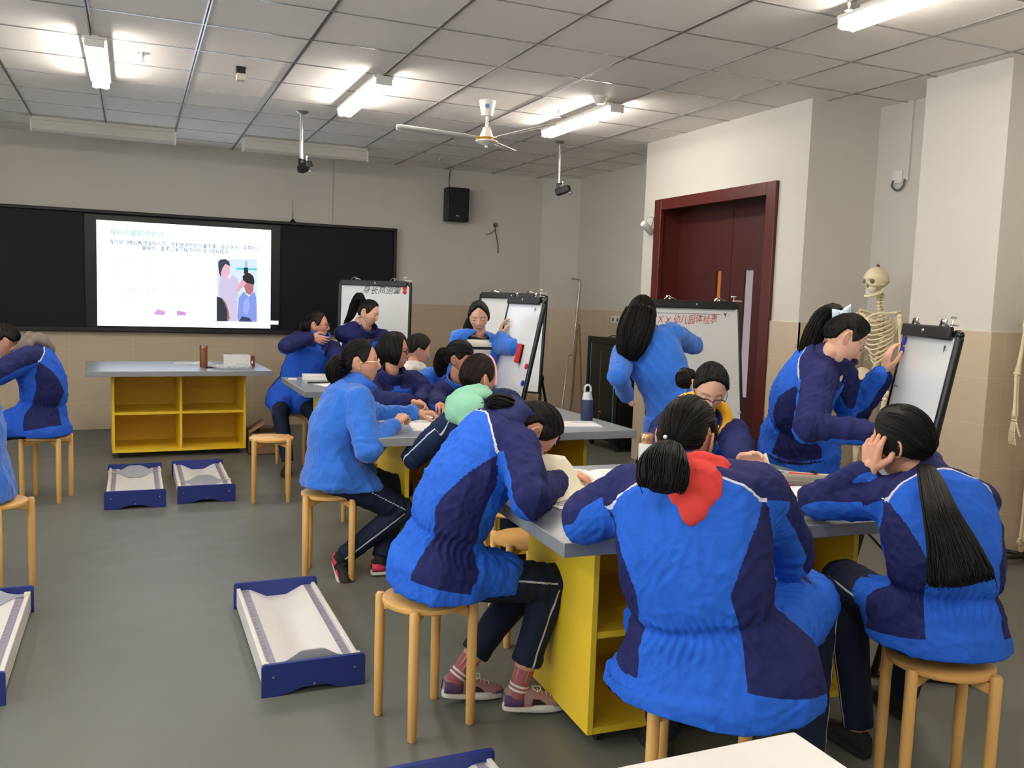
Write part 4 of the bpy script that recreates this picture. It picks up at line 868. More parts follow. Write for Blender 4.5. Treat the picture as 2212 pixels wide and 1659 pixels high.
def poly_sdf(P2, poly):
    """signed distance to a polygon, positive inside"""
    poly = np.asarray(poly, float); d = np.full(len(P2), 1e9); ins = np.zeros(len(P2), bool)
    for i in range(len(poly)):
        a, b = poly[i], poly[(i+1) % len(poly)]; e = b-a; w_ = P2-a; t = np.clip((w_@e)/(e@e), 0, 1); d = np.minimum(d, np.linalg.norm(w_-t[:, None]*e, axis=1))
        c = ((a[1] > P2[:, 1]) != (b[1] > P2[:, 1])) & (P2[:, 0] < (b[0]-a[0])*(P2[:, 1]-a[1])/(b[1]-a[1]+1e-12)+a[0]); ins ^= c
    return np.where(ins, d, -d)
class Trunk:
    def __init__(s, pel, neck, hyaw, syaw, bend=.03, shift=(0, 0, 0)):
        s.pel, s.neck = np.asarray(pel, float), np.asarray(neck, float); s.hy, s.sy = hyaw, syaw
        fw = yawv((hyaw+syaw)/2); mid = s.pel+.5*(s.neck-s.pel)-fw*bend; q = s.pel+.22*(s.neck-s.pel)-fw*bend*.55
        up = nrm(s.neck-s.pel); s.L = np.linalg.norm(s.neck-s.pel)
        s.cv = catmull([s.pel, q, mid, s.neck-up*.12*s.L*1.0-fw*bend*.45, s.neck], 60); s.s = np.linspace(0, 1, 60); s.down = A(0, 0, -1)
    def at(s, t):
        if t <= 0: c = s.pel+s.down*(-t)*s.L; tan = nrm(.5*nrm(s.cv[3]-s.cv[0])-s.down*.5) if t < -.05 else nrm(s.cv[3]-s.cv[0])
        elif t >= 1: tan = nrm(s.cv[-1]-s.cv[-4]); c = s.neck+tan*(t-1)*s.L
        else:
            i = t*59; k = min(int(i), 58); c = s.cv[k]+(s.cv[k+1]-s.cv[k])*(i-k); tan = nrm(s.cv[min(k+2, 59)]-s.cv[max(k-1, 0)])
        y = s.hy+(s.sy-s.hy)*np.clip(t, 0, 1); rt = rightv(y); rt = nrm(rt-tan*(rt@tan)); fw = np.cross(tan, rt); return c, tan, rt, fw
    def loft(s, mb, Wt, t0, t1, n=26, k=1., p=.88):
        ts = np.linspace(t0, t1, n); rr = []
        for t in ts:
            c, tan, rt, fw = s.at(t); a = np.interp(t, [w_[0] for w_ in Wt], [w_[1] for w_ in Wt])*k; b = np.interp(t, [w_[0] for w_ in Wt], [w_[2] for w_ in Wt])*k; rr.append(ring_of(c, rt, fw, a, b, 32, p))
        mb.loft(rr)
UA, FA, TH_, SH_ = .275, .245, .40, .40
def person(label, pel, neck, head, hyaw, syaw, face, arms, legs, jacket='parka', cloth='parka', skin='skinA', eyes='open', mouth=False, hair=None, tail=None, hairmat='hair', hood=None, hoff=0., hdrop=0., glass=None, collar='collarnavy', shoes='black', vox=.0095, bend=.03, wk=1., hem=-.2, lap=.45, opening=None, shirt=None, shsh=(.03, .03), sock=None, cuff=0., trousers='trousers', seed=1, hands=None, extra=None, fold=1., seated=True, hk=1., flare=1.):
    """pel, neck, head: points; arms/legs: {'R': (end point, bend direction, ...)}; every garment is a part of its own"""
    pel, neck, head = (np.asarray(q, float) for q in (pel, neck, head)); org = (float(pel[0]), float(pel[1]), 0.)
    root = thing('person', label, 'person', org, world=True); T = Trunk(pel, neck, hyaw, syaw, bend); rig = Rig(head, *face)
    Wt = [(a, b*wk*(1+(flare-1)*np.clip((.28-a)/.35, 0, 1)), c*wk) for a, b, c in (PARKA_W if jacket == 'parka' else SLIM_W)]
    c, tan, rt, fw = T.at(.90); SHO = {}; J = {}
    for k, sg, sf in (('R', 1, shsh[1]), ('L', -1, shsh[0])):
        SHO[k] = c+rt*sg*.155*wk+fw*sf-tan*.035; W_, pole = arms[k][0], arms[k][1]; E_, W_ = ik(SHO[k], W_, UA, FA, pole) if len(arms[k]) < 3 else (np.asarray(arms[k][2], float), np.asarray(W_, float)); J[k] = (SHO[k], E_, W_)
    HIP, LG = {}, {}; hr = rightv(hyaw); hf = yawv(hyaw)
    for k, sg in (('R', 1), ('L', -1)): HIP[k] = pel+hr*sg*.085-A(0, 0, .02 if seated else .04); a_, pole = legs[k][0], legs[k][1]; K_, a_ = ik(HIP[k], a_, TH_, SH_, pole) if len(legs[k]) < 5 else (np.asarray(legs[k][4], float), np.asarray(a_, float)); LG[k] = (HIP[k], K_, a_)
    # --- body: head, neck, trunk, limbs and hands as one mesh
    b = MB(); build_head(b, rig, eyes, mouth)
    nb = T.at(.93)[0]; h0 = rig.w(A(0, -.012, -.062)); b.tube([nb, nb+(h0-nb)*.5, h0, rig.w(A(0, -.006, -.04)), rig.w(A(0, 0, -.02))], [.044, .047, .045, .036, .02], 20); T.loft(b, BODY_W, -.1, .97, 14, .88)
    for k in 'RL':
        S, E_, W_ = J[k]; b.tube([S, S+(E_-S)*.5, E_, E_+(W_-E_)*.3, W_], [.046, .043, .036, .036, .026], 12); H_, K_, a_ = LG[k]; b.tube([H_, H_+(K_-H_)*.5, K_, K_+(a_-K_)*.3, a_], [.075, .068, .05, .05, .033], 12)
        hd = (hands or {}).get(k)
        if hd is not None:
            d0 = np.asarray(hd.get('d', W_-E_), float); v, f = hand_geo(W_+nrm(W_-E_)*.008, d0, hd.get('pn', (0, 0, -1)), 1 if k == 'R' else -1, hd.get('curl', (35, 40, 30)), hd.get('thumb', 30), hd.get('spread', .06), hd.get('sc', .94), hd.get('vox', .003), hd.get('point')); b.add(v, f, 0)
    b.obj('body', [skin, 'eye', 'iris', 'lash', 'mouth'], root, smooth=180)
    # --- jacket
    m = MB(); T.loft(m, Wt, hem, 1.02, 34); par = jacket == 'parka'; r0, r1, r2, r3 = (.082, .074, .064, .050) if par else (.076, .066, .057, .044)
    r0, r1, r2, r3 = (q*wk for q in (r0, r1, r2, r3))
    for k in 'RL':
        S, E_, W_ = J[k]; m.cap(c+(S-c)*.25-tan*.02, S, .078*wk, r0*.98, 18); m.cap(S, E_, r0, r1, 18); m.ell(E_, (r1*.98,)*3, 16, 10); m.cap(E_, E_+(W_-E_)*.9, r1*.95, r3*1.12, 18)
        if seated and lap: H_, K_, a_ = LG[k]; m.cap(H_+A(0, 0, .02), H_+(K_-H_)*lap+A(0, 0, .012), .118*wk, .098*wk, 18)
    v, f, nn = voxel(m, vox, 8 if par else 6, .5)
    n = len(v); dc = np.linalg.norm(v[:, None]-T.cv[None], axis=2); ki = dc.argmin(1); s_ = T.s[ki].copy(); low = (ki == 0); s_[low] = np.minimum(0, (v[low, 2]-pel[2])/T.L)
    fr = [T.at(t) for t in T.s]; RT = np.array([q[2] for q in fr])[ki]; FW = np.array([q[3] for q in fr])[ki]; TN = np.array([q[1] for q in fr])[ki]; off = v-T.cv[ki]; dl = (off*TN).sum(1); mid_ = (ki > 0) & (ki < 59); s_ = s_+np.where(mid_, np.clip(dl, -.02, .02)/T.L, 0)
    ox = (off*RT).sum(1); oy = (off*FW).sum(1); phi = np.degrees(np.arctan2(ox, -oy)); ap = np.abs(phi)       # 0 = back, 90 = side, 180 = front
    aa = np.interp(s_, [w_[0] for w_ in Wt], [w_[1] for w_ in Wt]); bb_ = np.interp(s_, [w_[0] for w_ in Wt], [w_[2] for w_ in Wt]); tn = np.sqrt((ox/aa)**2+(oy/bb_)**2)
    arm = np.zeros(n, bool); fa = np.full(n, -1.); pa = np.full(n, 1.); el_d = np.full(n, 9.); along = np.zeros(n)
    for k in 'RL':
        S, E_, W_ = J[k]; best = np.full(n, 9.); ang = np.zeros(n); rad = np.full(n, .06); alo = np.zeros(n); ws = np.full(n, 1e-9)
        for (p, q, ra, rb, base_) in ((S, E_, r0, r1, 0.), (E_, W_, r1, r3, UA)):
            e = q-p; t = np.clip(((v-p)@e)/(e@e), 0, 1); cp = p+t[:, None]*e; dv = v-cp; d = np.linalg.norm(dv, axis=1); r_ = ra+(rb-ra)*t; bd = -fw*.5-A(0, 0, .75); bd = nrm(bd-nrm(e)*(bd@nrm(e)))
            cs = np.clip((dv@bd)/np.maximum(d, 1e-6), -1, 1); u = d/r_ < best; best = np.where(u, d/r_, best); wq = np.exp(-9*np.minimum(d/r_, 8)); ang = ang+wq*np.arccos(cs); ws = ws+wq; rad = np.where(u, r_, rad); alo = np.where(u, base_+t*np.linalg.norm(e), alo)
        ang = ang/ws; ia = (best < tn*1.08) & (alo > .035) & ((tn > .93) | (alo > .14)) & (best < 1.45); arm |= ia; fa = np.where(ia, (ang-1.12)*rad, fa); pa = np.where(ia, (ang-1.12)*rad, pa); el_d = np.where(ia, np.linalg.norm(v-E_, axis=1), el_d); along = np.where(ia, alo, along)
    yk = np.interp(ap, [0, 25, 50, 75, 95, 130, 165, 180], [.845, .835, .785, .70, .70, .74, .80, .80]); fy = (s_-yk)*T.L
    fs = poly_sdf(np.stack([ap*.0030, s_*.55], 1), [(a*.0030, q*.55) for a, q in SIDE]); plk = (180-ap)*.003-.03
    ft = np.maximum(fy, fs)
    if jacket == 'parka': nav = np.where(arm, fa, np.where((plk < 0) & (s_ > .3), -1, ft)); pip = np.where(arm | (ap > 80), 1., fy)
    elif jacket == 'navy': nav = np.full(n, -1.); pip = np.where(arm, np.where(along < UA+.16, pa, 1), np.where(ap < 95, fy, 1))
    else: nav = np.full(n, -1.); pip = np.full(n, 1.)
    # folds: broad creases, rings at the elbows, gathers at the waist
    dz = (folds(v, seed, .75)*.012+folds(v, seed+50, 1.9)*.0055)*fold; dz += .0045*fold*np.sin(along*2*PI/.052+2.2*np.sin(v@A(31., 17., 23.)))*np.exp(-(el_d/.10)**2)*arm
    dz += np.where(arm, 0, -.010*np.exp(-((s_-.27)/.03)**2)*(1 if par else .2) + (.0045 if par else .0012)*np.sin(np.radians(phi)*40+3*np.sin(v@A(25., 12., 40.)))*np.exp(-((s_-.25)/.10)**2))
    v = v+nn*(dz*np.clip((s_+.35)/.1, 0, 1))[:, None]
    if seated: v[:, 2] = np.where(v[:, 2] < SEAT+.02, np.maximum(v[:, 2], pel[2]+hem*T.L), v[:, 2])
    keep = f
    if opening is not None:
        w0, w1, s0 = opening; bad = (~arm) & (180-ap < w0+(w1-w0)*np.clip((s_-s0)/(1-s0), 0, 1)) & (s_ > s0) & (oy > 0); keep = [q for q in f if not all(bad[i] for i in q)]
    jm = MB(); jm.add(v, keep, 0, navy=nav, pipe=pip); jo = jm.obj('jacket', cloth, root, smooth=180)
    if opening is not None: md = jo.modifiers.new('s', 'SOLIDIFY'); md.thickness = .006; md.offset = -1
    if shirt is not None:
        q = MB(); T.loft(q, [(a, x_*.93, y_*.93) for a, x_, y_ in SLIM_W], -.1, .97, 26); q.obj('shirt', shirt, root, smooth=180)
    # --- collar
    if collar:
        c1, t1, r1_, f1 = T.at(.955); c2, t2, _, f2 = T.at(1.03); ch = .055 if hood is None else .02
        rr = [ring_of(c1-t1*.01, r1_, f1, .094*wk, .088*wk), ring_of(c2+f2*.004, r1_, f2, .076, .078), ring_of(c2+t2*ch*.6+f2*.012, r1_, f2, .072, .076), ring_of(c2+t2*ch+f2*.016, r1_, f2, .076, .080)]
        q = MB(); rr = np.array(rr)
        gap = slice(8, 28+7) ; fq = []; q.loft(rr, False); q.obj('collar', collar, root, smooth=180, solid=.007)
    if hood:
        q = MB(); c1, t1, r1_, f1 = T.at(1.0); c1 = c1+r1_*hoff-t1*hdrop
        for lay, (ro, ri, dz_) in enumerate(((.092, .036, .012), (.084, .028, .05))):
            pts = [c1+t1*(dz_-.02*(1-math.cos(R_(a)))*.9*-1*.2)+r1_*ro*math.sin(R_(a))*hk-f1*ro*math.cos(R_(a))*.95-t1*.025*(1-math.cos(R_(a))) for a in np.linspace(-150, 150, 15)]
            for i in range(14): q.cap(pts[i], pts[i+1], ri*(1 if abs(i-7) < 5 else .8), ri*(1 if abs(i-6) < 5 else .8), 12)
        q.ell(c1-f1*.115-t1*.035, [r1_*.095*hk, f1*.045, t1*.075], 18, 12); q.ell(c1-f1*.12-t1*.085, [r1_*.055*hk, f1*.036, t1*.055], 16, 10)
        vv, ff, n2 = voxel(q, max(.006, vox*.8), 5, .5); vv = vv+n2*(folds(vv, seed+5, 1.1)*.007)[:, None]; q = MB(); q.add(vv, ff); q.obj('hood', hood, root, smooth=180)
    # --- trousers
    q = MB(); q.ell(pel+A(0, 0, -.0), [hr*.165, hf*.125, A(0, 0, .10)], 22, 14); hemr = .062
    for k in 'RL':
        H_, K_, a_ = LG[k]; e = nrm(a_-K_); end = a_-e*(cuff if cuff else .01); q.cap(H_, K_, .094, .070, 18); q.ell(K_, (.069,)*3, 16, 10); q.tube([K_, K_+(end-K_)*.25, K_+(end-K_)*.6, end], [.068, .066, .058, .052], 18)
        if cuff: q.tube([end-e*.035, end-e*.033, end+e*.002, end+e*.004], [.05, .058, .058, .05], 18)
    v, f, nn = voxel(q, vox, 5, .5); pip = np.full(len(v), 1.); dz = folds(v, seed+9, .9)*.006
    for k, sg in (('R', 1), ('L', -1)):
        H_, K_, a_ = LG[k]
        for p, r_, ra in ((H_, K_, .08), (K_, a_, .06)):
            e = r_-p; t = ((v-p)@e)/(e@e); dv = v-p-np.clip(t, 0, 1)[:, None]*e; d = np.linalg.norm(dv, axis=1); lt = hr*sg+A(0, 0, .25 if ra > .07 else 0); lt = nrm(lt-nrm(e)*(lt@nrm(e))); an = np.arccos(np.clip((dv@lt)/np.maximum(d, 1e-6), -1, 1))
            side_ok = (t > -.05) & (t < 1.0) & (d < ra*1.5); pip = np.where(side_ok, np.minimum(pip, an*d), pip)
        kd = np.linalg.norm(v-K_, axis=1); dz += .006*np.sin(((v-K_)@nrm(K_-H_))*120+2*np.sin(v@A(20., 30., 25.)))*np.exp(-(kd/.11)**2)
    v = v+nn*dz[:, None]; q = MB(); q.add(v, f, 0, navy=np.full(len(v), -1.), pipe=pip); q.obj('trousers', trousers, root, smooth=180)
    for k in 'RL':
        if k in legs and len(legs[k]) > 2:
            toe = legs[k][2]; pitch = legs[k][3] if len(legs[k]) > 3 else 0; a_ = LG[k][2]; build_shoe(a_, toe, root, shoes, pitch)
            if sock:
                e = nrm(LG[k][1]-a_); q = MB(); q.tube([a_-e*.03, a_, a_+e*.05, a_+e*max(cuff-.02, .06)], [.036, .034, .036, .038], 16); q.obj('sock', sock, root)
                for z_ in (.0, .016): q = MB(); q.tube([a_+e*(z_-.004), a_+e*(z_+.004)], [.0365, .0365], 16); q.obj('sock_band', 'whitecloth', root) if sock == 'sock' else None
    # --- hair
    hs = hair or {}; hm = hair_shell(rig, hs.get('low', EH), hs.get('thick', .014), hs.get('tie', (0, -1, .1)), seed, hs.get('vol', 0.)); combed(hm, rig, hs.get('low', EH), hs.get('thick', .014), hs.get('tie', (0, -1, .1)), hs.get('vol', 0.), 340 if vox < .008 else 160, seed); fly(hm, rig, hs.get('fly', 10), seed, -.4)
    for (pts, rad, nst, kw) in hs.get('locks', []): strands(hm, [rig.w(A(*p)) for p in pts], rad, nst, **kw)
    hm.obj('hair', hairmat, root, smooth=180)
    for (pts, rad, nst, kw) in (tail or []):
        q = MB(); strands(q, [rig.w(A(*p)) if len(p) == 3 and kw.get('local', False) else np.asarray(p, float) for p in pts], rad, nst, **{a: z_ for a, z_ in kw.items() if a not in ('local', 'name')}); q.obj(kw.get('name', 'ponytail'), hairmat, root, smooth=180)
    if glass: glasses(rig, root, **glass)
    root['_J'] = 0
    return root, rig, T, J, LG
# ------------------------------------------------------------------ people: the sixteen in the photograph
UPZ = A(0, 0, 1)
# the girl writing with her head down
Rw = person('girl in a blue parka writing with her head bowed, at the foreground table',
    (.985, 2.90, .565), PY(1104, 912, 2.86), PY(1146, 936, 2.84), 88, 90, (98, -56, 0),
    {'R': (PZ(1202, 1040, .835), (-.25, -.7, -.6), PZ(1146, 1078, .86)), 'L': (PZ(1205, 1024, .835), (-.1, .8, -.5))},
    {'R': (A(1.275, 2.82, .095), (1, -.05, .6), A(1, -.12, 0), -3), 'L': (A(1.10, 2.98, .10), (1, .05, .6), A(1, -.02, 0), -6)},
    shoes='purple', sock='sock', cuff=.10, vox=.0062, seed=11, eyes='down', bend=.055, skin='skinA', hem=-.16, lap=.5, wk=.95,
    hair=dict(tie=(0, -.75, .65)), tail=[([PY(1120, 893, 2.84), PY(1095, 876, 2.85), PY(1068, 872, 2.87), PY(1050, 884, 2.88)], [.026, .040, .036, .018], 90, dict(seed=5, frac=.8))],
    hands={'R': dict(curl=(50, 55, 35), vox=.0028), 'L': dict(curl=(20, 25, 20), vox=.0028)})
# the girl with the red hood, seen from behind
Rh = person('girl with a red hood seen from behind at the foreground table',
    (1.435, 1.91, .565), PY(1492, 1018, 2.01), PY(1484, 950, 2.09), 54, 50, (54, -16, 0),
    {'L': (PZ(1345, 1085, .84), (-1, -.35, -.45), PZ(1268, 1120, .86)), 'R': (A(1.80, 2.22, .84), (.75, -.55, -.75), PY(1702, 1192, 2.0))},
    {'R': (PZ(1744, 1650, .085), (1, .1, .6), A(.6, .6, 0), 0, PY(1762, 1285, 2.10)), 'L': (A(1.60, 2.36, .085), (.25, 1, .5), A(.2, 1, 0))},
    vox=.0062, seed=23, wk=1.10, hood='hoodred', hk=.82, hoff=.035, hdrop=.05, bend=.05, glass=dict(frame='glframe'), hem=-.24, lap=.82, flare=1.2,
    hair=dict(tie=(0, -.95, -.28), vol=.004), tail=[([PY(1452, 965, 1.96), PY(1442, 980, 1.90), PY(1434, 1005, 1.865), PY(1430, 1040, 1.85), PY(1426, 1066, 1.845)], [.022, .048, .066, .066, .052], 260, dict(seed=8, flat=.75, frac=.8))],
    hands={'L': dict(curl=(40, 45, 30)), 'R': dict(curl=(40, 45, 30))})
# the girl with the long ponytail at the right
Rl = person('girl with a waist-long ponytail resting her cheek on her hand',
    (2.265, 1.90, .565), PY(2000, 1035, 2.05), PY(1948, 958, 2.10), 18, 22, (-22, -6, 6),
    {'L': (PY(1874, 1020, 2.12), (-1, .1, -.75), PY(1768, 1082, 2.30)), 'R': (A(2.60, 2.38, .83), (1, -.5, -.35))},
    {'L': (PZ(1856, 1575, .09), (-.6, 1, .7), A(.1, .97, 0), 0, PY(1822, 1250, 2.24)), 'R': (A(2.62, 2.32, .09), (.5, 1, .6), A(.2, 1, 0))},
    vox=.0062, seed=31, bend=.07, wk=.94, glass=dict(frame='glpale'), hem=-.16, collar='collarnavy',
    hair=dict(tie=(.05, -.9, -.5), vol=.004, low=[(0, 50), (30, 42), (55, 20), (70, -8), (82, -22), (95, -20), (112, -26), (124, -34), (150, -40), (180, -40)]), hairmat='hair',
    tail=[([PY(2000, 1008, 1.97), PY(2012, 1040, 1.905), PY(2034, 1110, 1.80), PY(2058, 1180, 1.745), PY(2074, 1240, 1.715), PY(2080, 1266, 1.705)], [.024, .036, .050, .072, .092, .088], 420, dict(seed=4, flat=.45, frac=.86, segs=22, wav=.1))],
    hands={'L': dict(d=A(.12, .05, 1), pn=A(.8, .1, -.1), curl=(22, 35, 30), vox=.0026), 'R': dict(curl=(40, 45, 30))})
# the girl with the yellow hood facing the camera
Ry = person('girl with a yellow hood and dark glasses reading across the foreground table',
    (2.48, 3.66, .565), PY(1520, 905, 3.44), PY(1534, 838, 3.34), 200, 204, (208, -34, 3),
    {'L': (PZ(1596, 994, .86), (.9, .3, -.5)), 'R': (PZ(1430, 1000, .84), (-1, .3, -.5))},
    {'L': (A(2.70, 3.42, .09), (0, -1, .6), A(0, -1, 0)), 'R': (A(2.48, 3.42, .09), (-.1, -1, .6), A(0, -1, 0))},
    vox=.0075, seed=41, hood='hoodyellow', hk=1.25, eyes='down', glass=dict(frame='glframe', half=True, drop=.010), skin='skinB', bend=.06,
    hair=dict(tie=(-.3, -.9, .3), fly=14), tail=[([PY(1494, 812, 3.40), PY(1480, 816, 3.44), PY(1478, 838, 3.46)], [.034, .05, .035], 70, dict(seed=3))],
    hands={'L': dict(d=A(.35, -.75, .25), pn=A(-.55, -.1, -.6), curl=(18, 25, 20), thumb=10, vox=.0026), 'R': dict(curl=(35, 40, 30))})
# the girl standing at the right whiteboard
Rs = person('girl with a high ponytail and white bow holding the right whiteboard',
    (3.02, 3.42, .88), PY(1796, 772, 3.19), PY(1824, 734, 3.12), 124, 132, (118, -36, 4),
    {'L': (PY(1908, 806, 3.14), (.2, .2, -1)), 'R': (PY(1878, 935, 2.86), (-.35, -.6, -.8))},
    {'L': (A(3.07, 3.54, .09), (1, 0, .1), A(1, -.2, 0)), 'R': (A(2.99, 3.36, .09), (1, 0, .1), A(1, -.3, 0))},
    vox=.0072, seed=53, seated=False, hem=-.32, wk=1.03, bend=.06, eyes='down', skin='skinB', opening=(10, 26, .30), shirt='whitecloth', lap=0, collar='collarnavy',
    hair=dict(tie=(.05, -.55, .84), vol=.003), tail=[([PY(1816, 676, 3.18), PY(1800, 668, 3.23), PY(1776, 686, 3.27), PY(1758, 722, 3.28), PY(1744, 758, 3.28), PY(1734, 788, 3.28)], [.024, .042, .060, .068, .062, .040], 300, dict(seed=12, flat=.7, frac=.72))],
    hands={'L': dict(d=A(.25, .1, 1), pn=A(.9, -.35, 0), curl=(15, 20, 20), thumb=0, vox=.0026), 'R': dict(d=A(.9, -.2, .1), curl=(45, 50, 30))})
# the girl writing on the board by the door
person('girl in a plain blue fleece writing in red on the whiteboard by the door',
    (3.05, 4.56, .88), PY(1392, 722, 4.66), PY(1386, 682, 4.70), 32, 34, (24, -6, 0),
    {'R': (PY(1424, 712, 4.90), (1, -.3, -.45)), 'L': (PY(1354, 858, 4.66), (-.5, -.7, -.5))},
    {'R': (A(3.12, 4.54, .09), (.5, 1, .1), A(.5, .8, 0)), 'L': (A(2.95, 4.60, .09), (.5, 1, .1), A(.4, .9, 0))},
    jacket='fleece', cloth='fleece', seated=False, hem=-.30, wk=1.0, lap=0, vox=.0085, seed=61, collar='collarblue',
    hair=dict(tie=(0, -.3, .95), low=[(0, 48), (40, 38), (70, 5), (90, -55), (180, -60)], thick=.018), tail=[([PY(1384, 668, 4.62), PY(1377, 695, 4.585), PY(1369, 725, 4.57), PY(1360, 758, 4.57), PY(1356, 784, 4.575)], [.094, .112, .112, .088, .04], 300, dict(seed=2, flat=.62, frac=.75, name='long_hair'))],
    hands={'R': dict(d=A(-.3, .75, .5), pn=A(-.4, .3, -.6), curl=(45, 50, 30), vox=.0032), 'L': dict(d=A(-.25, .75, .65), pn=A(.7, .4, -.2), curl=(40, 45, 30), vox=.0032)})
# the girl in the fleece at the left of the middle table
Rf = person('girl in a blue fleece and pale-rimmed glasses sitting left of the middle table',
    (.965, 4.60, .565), PY(768, 836, 4.62), PY(780, 784, 4.62), 90, 96, (104, 4, 0),
    {'R': (PZ(852, 917, .825), (-.3, -.6, -.8)), 'L': (PZ(900, 893, .825), (-.2, .8, -.5))},
    {'R': (PZ(738, 1205, .11), (1, -.1, .5), A(.25, -1, 0), -35), 'L': (PZ(822, 1208, .09), (1, .2, .5), A(1, .1, 0))},
    jacket='fleece', cloth='fleece', vox=.0078, seed=71, shoes='pinktrim', sock='sockdark', collar='collarblue', wk=1.05, glass=dict(frame='glpale'), hem=-.16, lap=.42, bend=.05,
    hair=dict(tie=(-.1, -.95, -.35), vol=.003), tail=[([PY(742, 792, 4.62), PY(732, 785, 4.62), PY(722, 796, 4.62), PY(726, 816, 4.62), PY(736, 824, 4.62)], [.03, .044, .050, .044, .02], 90, dict(seed=6, frac=.85))],
    hands={'R': dict(curl=(50, 55, 35), vox=.003), 'L': dict(curl=(40, 45, 30), vox=.003)})
# the girl with the mint hood
Rm = person('girl with a mint green hood and pink hair band at the middle table',
    (1.74, 4.03, .565), PY(1016, 872, 4.12), PY(1034, 818, 4.17), 30, 42, (72, -4, 0),
    {'L': (PZ(968, 925, .83), (-1, -.45, -.45)), 'R': (PZ(1100, 930, .83), (.7, -.5, -.6))},
    {'L': (A(1.62, 4.42, .09), (0, 1, .6), A(0, 1, 0)), 'R': (A(1.90, 4.38, .09), (.2, 1, .6), A(.2, 1, 0))},
    jacket='navy', cloth='navyjkt', hood='hoodmint', hk=1.15, vox=.0078, seed=83, wk=1.0,
    hair=dict(tie=(0, -.6, -.8), vol=.004, low=[(0, 45), (40, 38), (62, 20), (75, -2), (84, -10), (90, 6), (98, 16), (112, 0), (124, -45), (180, -55)]), hairmat='hairbrown',
    hands={'L': dict(curl=(35, 40, 30)), 'R': dict(curl=(35, 40, 30))})
# the girl in black glasses behind her
Rb = person('girl in black square glasses and loose black hair behind the middle table',
    (1.60, 5.80, .565), PY(846, 812, 5.70), PY(852, 760, 5.68), 178, 165, (118, 1, 0),
    {'R': (PY(888, 868, 5.28), (-.9, .2, -.6), PY(815, 866, 5.52)), 'L': (PY(906, 868, 5.42), (.9, .5, -.4), PY(922, 852, 5.66))},
    {'R': (A(1.50, 5.42, .09), (0, -1, .6), A(0, -1, 0)), 'L': (A(1.72, 5.42, .09), (0, -1, .6), A(0, -1, 0))},
    cloth='parkadim', vox=.009, seed=91, glass=dict(frame='glframe', thin=.0024, w=.026, h=.017), skin='skinA',
    hair=dict(tie=(0, -.3, .95), thick=.020, vol=.006, low=[(0, 52), (25, 46), (45, 22), (58, -20), (70, -50), (180, -65)]),
    tail=[([PY(836, 745, 5.75), PY(832, 772, 5.77), PY(834, 798, 5.76)], [.085, .092, .07], 90, dict(seed=2, flat=.8, frac=.8, name='loose_hair'))],
    hands={'R': dict(d=A(.9, -.35, -.25), pn=A(-.3, -.4, -.8), curl=(40, 45, 30), point=(15, 15, 10), vox=.0032), 'L': dict(d=A(-.25, -.9, -.1), curl=(55, 60, 40), vox=.0032)})
# the boy in the white collar
person('boy with short hair and a white hood collar sitting behind the girl in black glasses',
    (1.97, 6.12, .565), PY(898, 803, 6.13), PY(902, 758, 6.15), 30, 60, (88, -14, 0),
    {'R': (A(2.08, 6.48, .84), (.6, -.5, -.6)), 'L': (A(1.95, 6.55, .84), (-.8, .2, -.6))},
    {'R': (A(2.1, 6.5, .09), (0, 1, .6), A(0, 1, 0)), 'L': (A(1.9, 6.5, .09), (0, 1, .6), A(0, 1, 0))},
    jacket='fleece', cloth='fleece', vox=.0105, seed=97, hood='whitecloth', hk=.8, wk=.92, hair=dict(tie=(0, -.2, 1), low=[(0, 42), (40, 36), (62, 22), (78, 5), (90, 8), (105, 8), (125, -22), (180, -30)], thick=.016, fly=20),
    hands={'R': dict(curl=(35, 40, 30)), 'L': dict(curl=(35, 40, 30))})
# the laughing girl with bangs
person('girl with bangs and closed eyes laughing behind the girl with the mint hood',
    (2.10, 5.82, .565), PY(986, 828, 5.72), PY(993, 774, 5.68), 178, 160, (128, -4, -6),
    {'R': (PZ(955, 893, .835), (-.9, .3, -.6)), 'L': (PZ(1015, 888, .835), (.9, .3, -.5))},
    {'R': (A(2.0, 5.46, .09), (0, -1, .6), A(0, -1, 0)), 'L': (A(2.2, 5.46, .09), (0, -1, .6), A(0, -1, 0))},
    cloth='parkadim', vox=.009, seed=101, eyes='down', mouth=True, skin='skinC', collar='collarblue',
    hair=dict(tie=(0, -.8, -.2), low=[(0, 15), (30, 17), (48, 20), (60, 12), (70, 4), (80, -1), (90, 8), (98, 16), (112, 10), (124, -24), (180, -38)], thick=.018),
    tail=[([PY(972, 768, 5.80), PY(960, 764, 5.84), PY(952, 785, 5.86), PY(950, 815, 5.86)], [.03, .05, .056, .04], 90, dict(seed=7, frac=.8))],
    hands={'R': dict(curl=(40, 45, 30)), 'L': dict(curl=(40, 45, 30))})
# the girl with her hand at her neck
person('girl in thin dark glasses with one hand at her neck',
    (1.27, 7.86, .565), PY(688, 730, 7.74), PY(686, 704, 7.72), 196, 182, (112, 2, 0),
    {'R': (PY(672, 728, 7.58), (-1, -.2, -.35)), 'L': (PZ(742, 818, .84), (.8, .3, -.5))},
    {'R': (PZ(622, 1000, .09), (-.35, -1, .7), A(-.3, -1, 0)), 'L': (A(1.46, 7.50, .09), (0, -1, .6), A(0, -1, 0))},
    cloth='parkadim', vox=.010, seed=107, glass=dict(frame='glframe', thin=.0018), skin='skinC', collar='collarblue', fold=.8,
    hair=dict(tie=(0, -.9, .2), vol=.003), tail=[([PY(664, 698, 7.78), PY(656, 704, 7.80), PY(655, 718, 7.80)], [.025, .04, .025], 40, dict(seed=7))],
    hands={'R': dict(d=A(.75, -.3, -.25), pn=A(.1, .8, .1), curl=(15, 22, 18), vox=.0035), 'L': dict(curl=(40, 45, 30), vox=.004)})
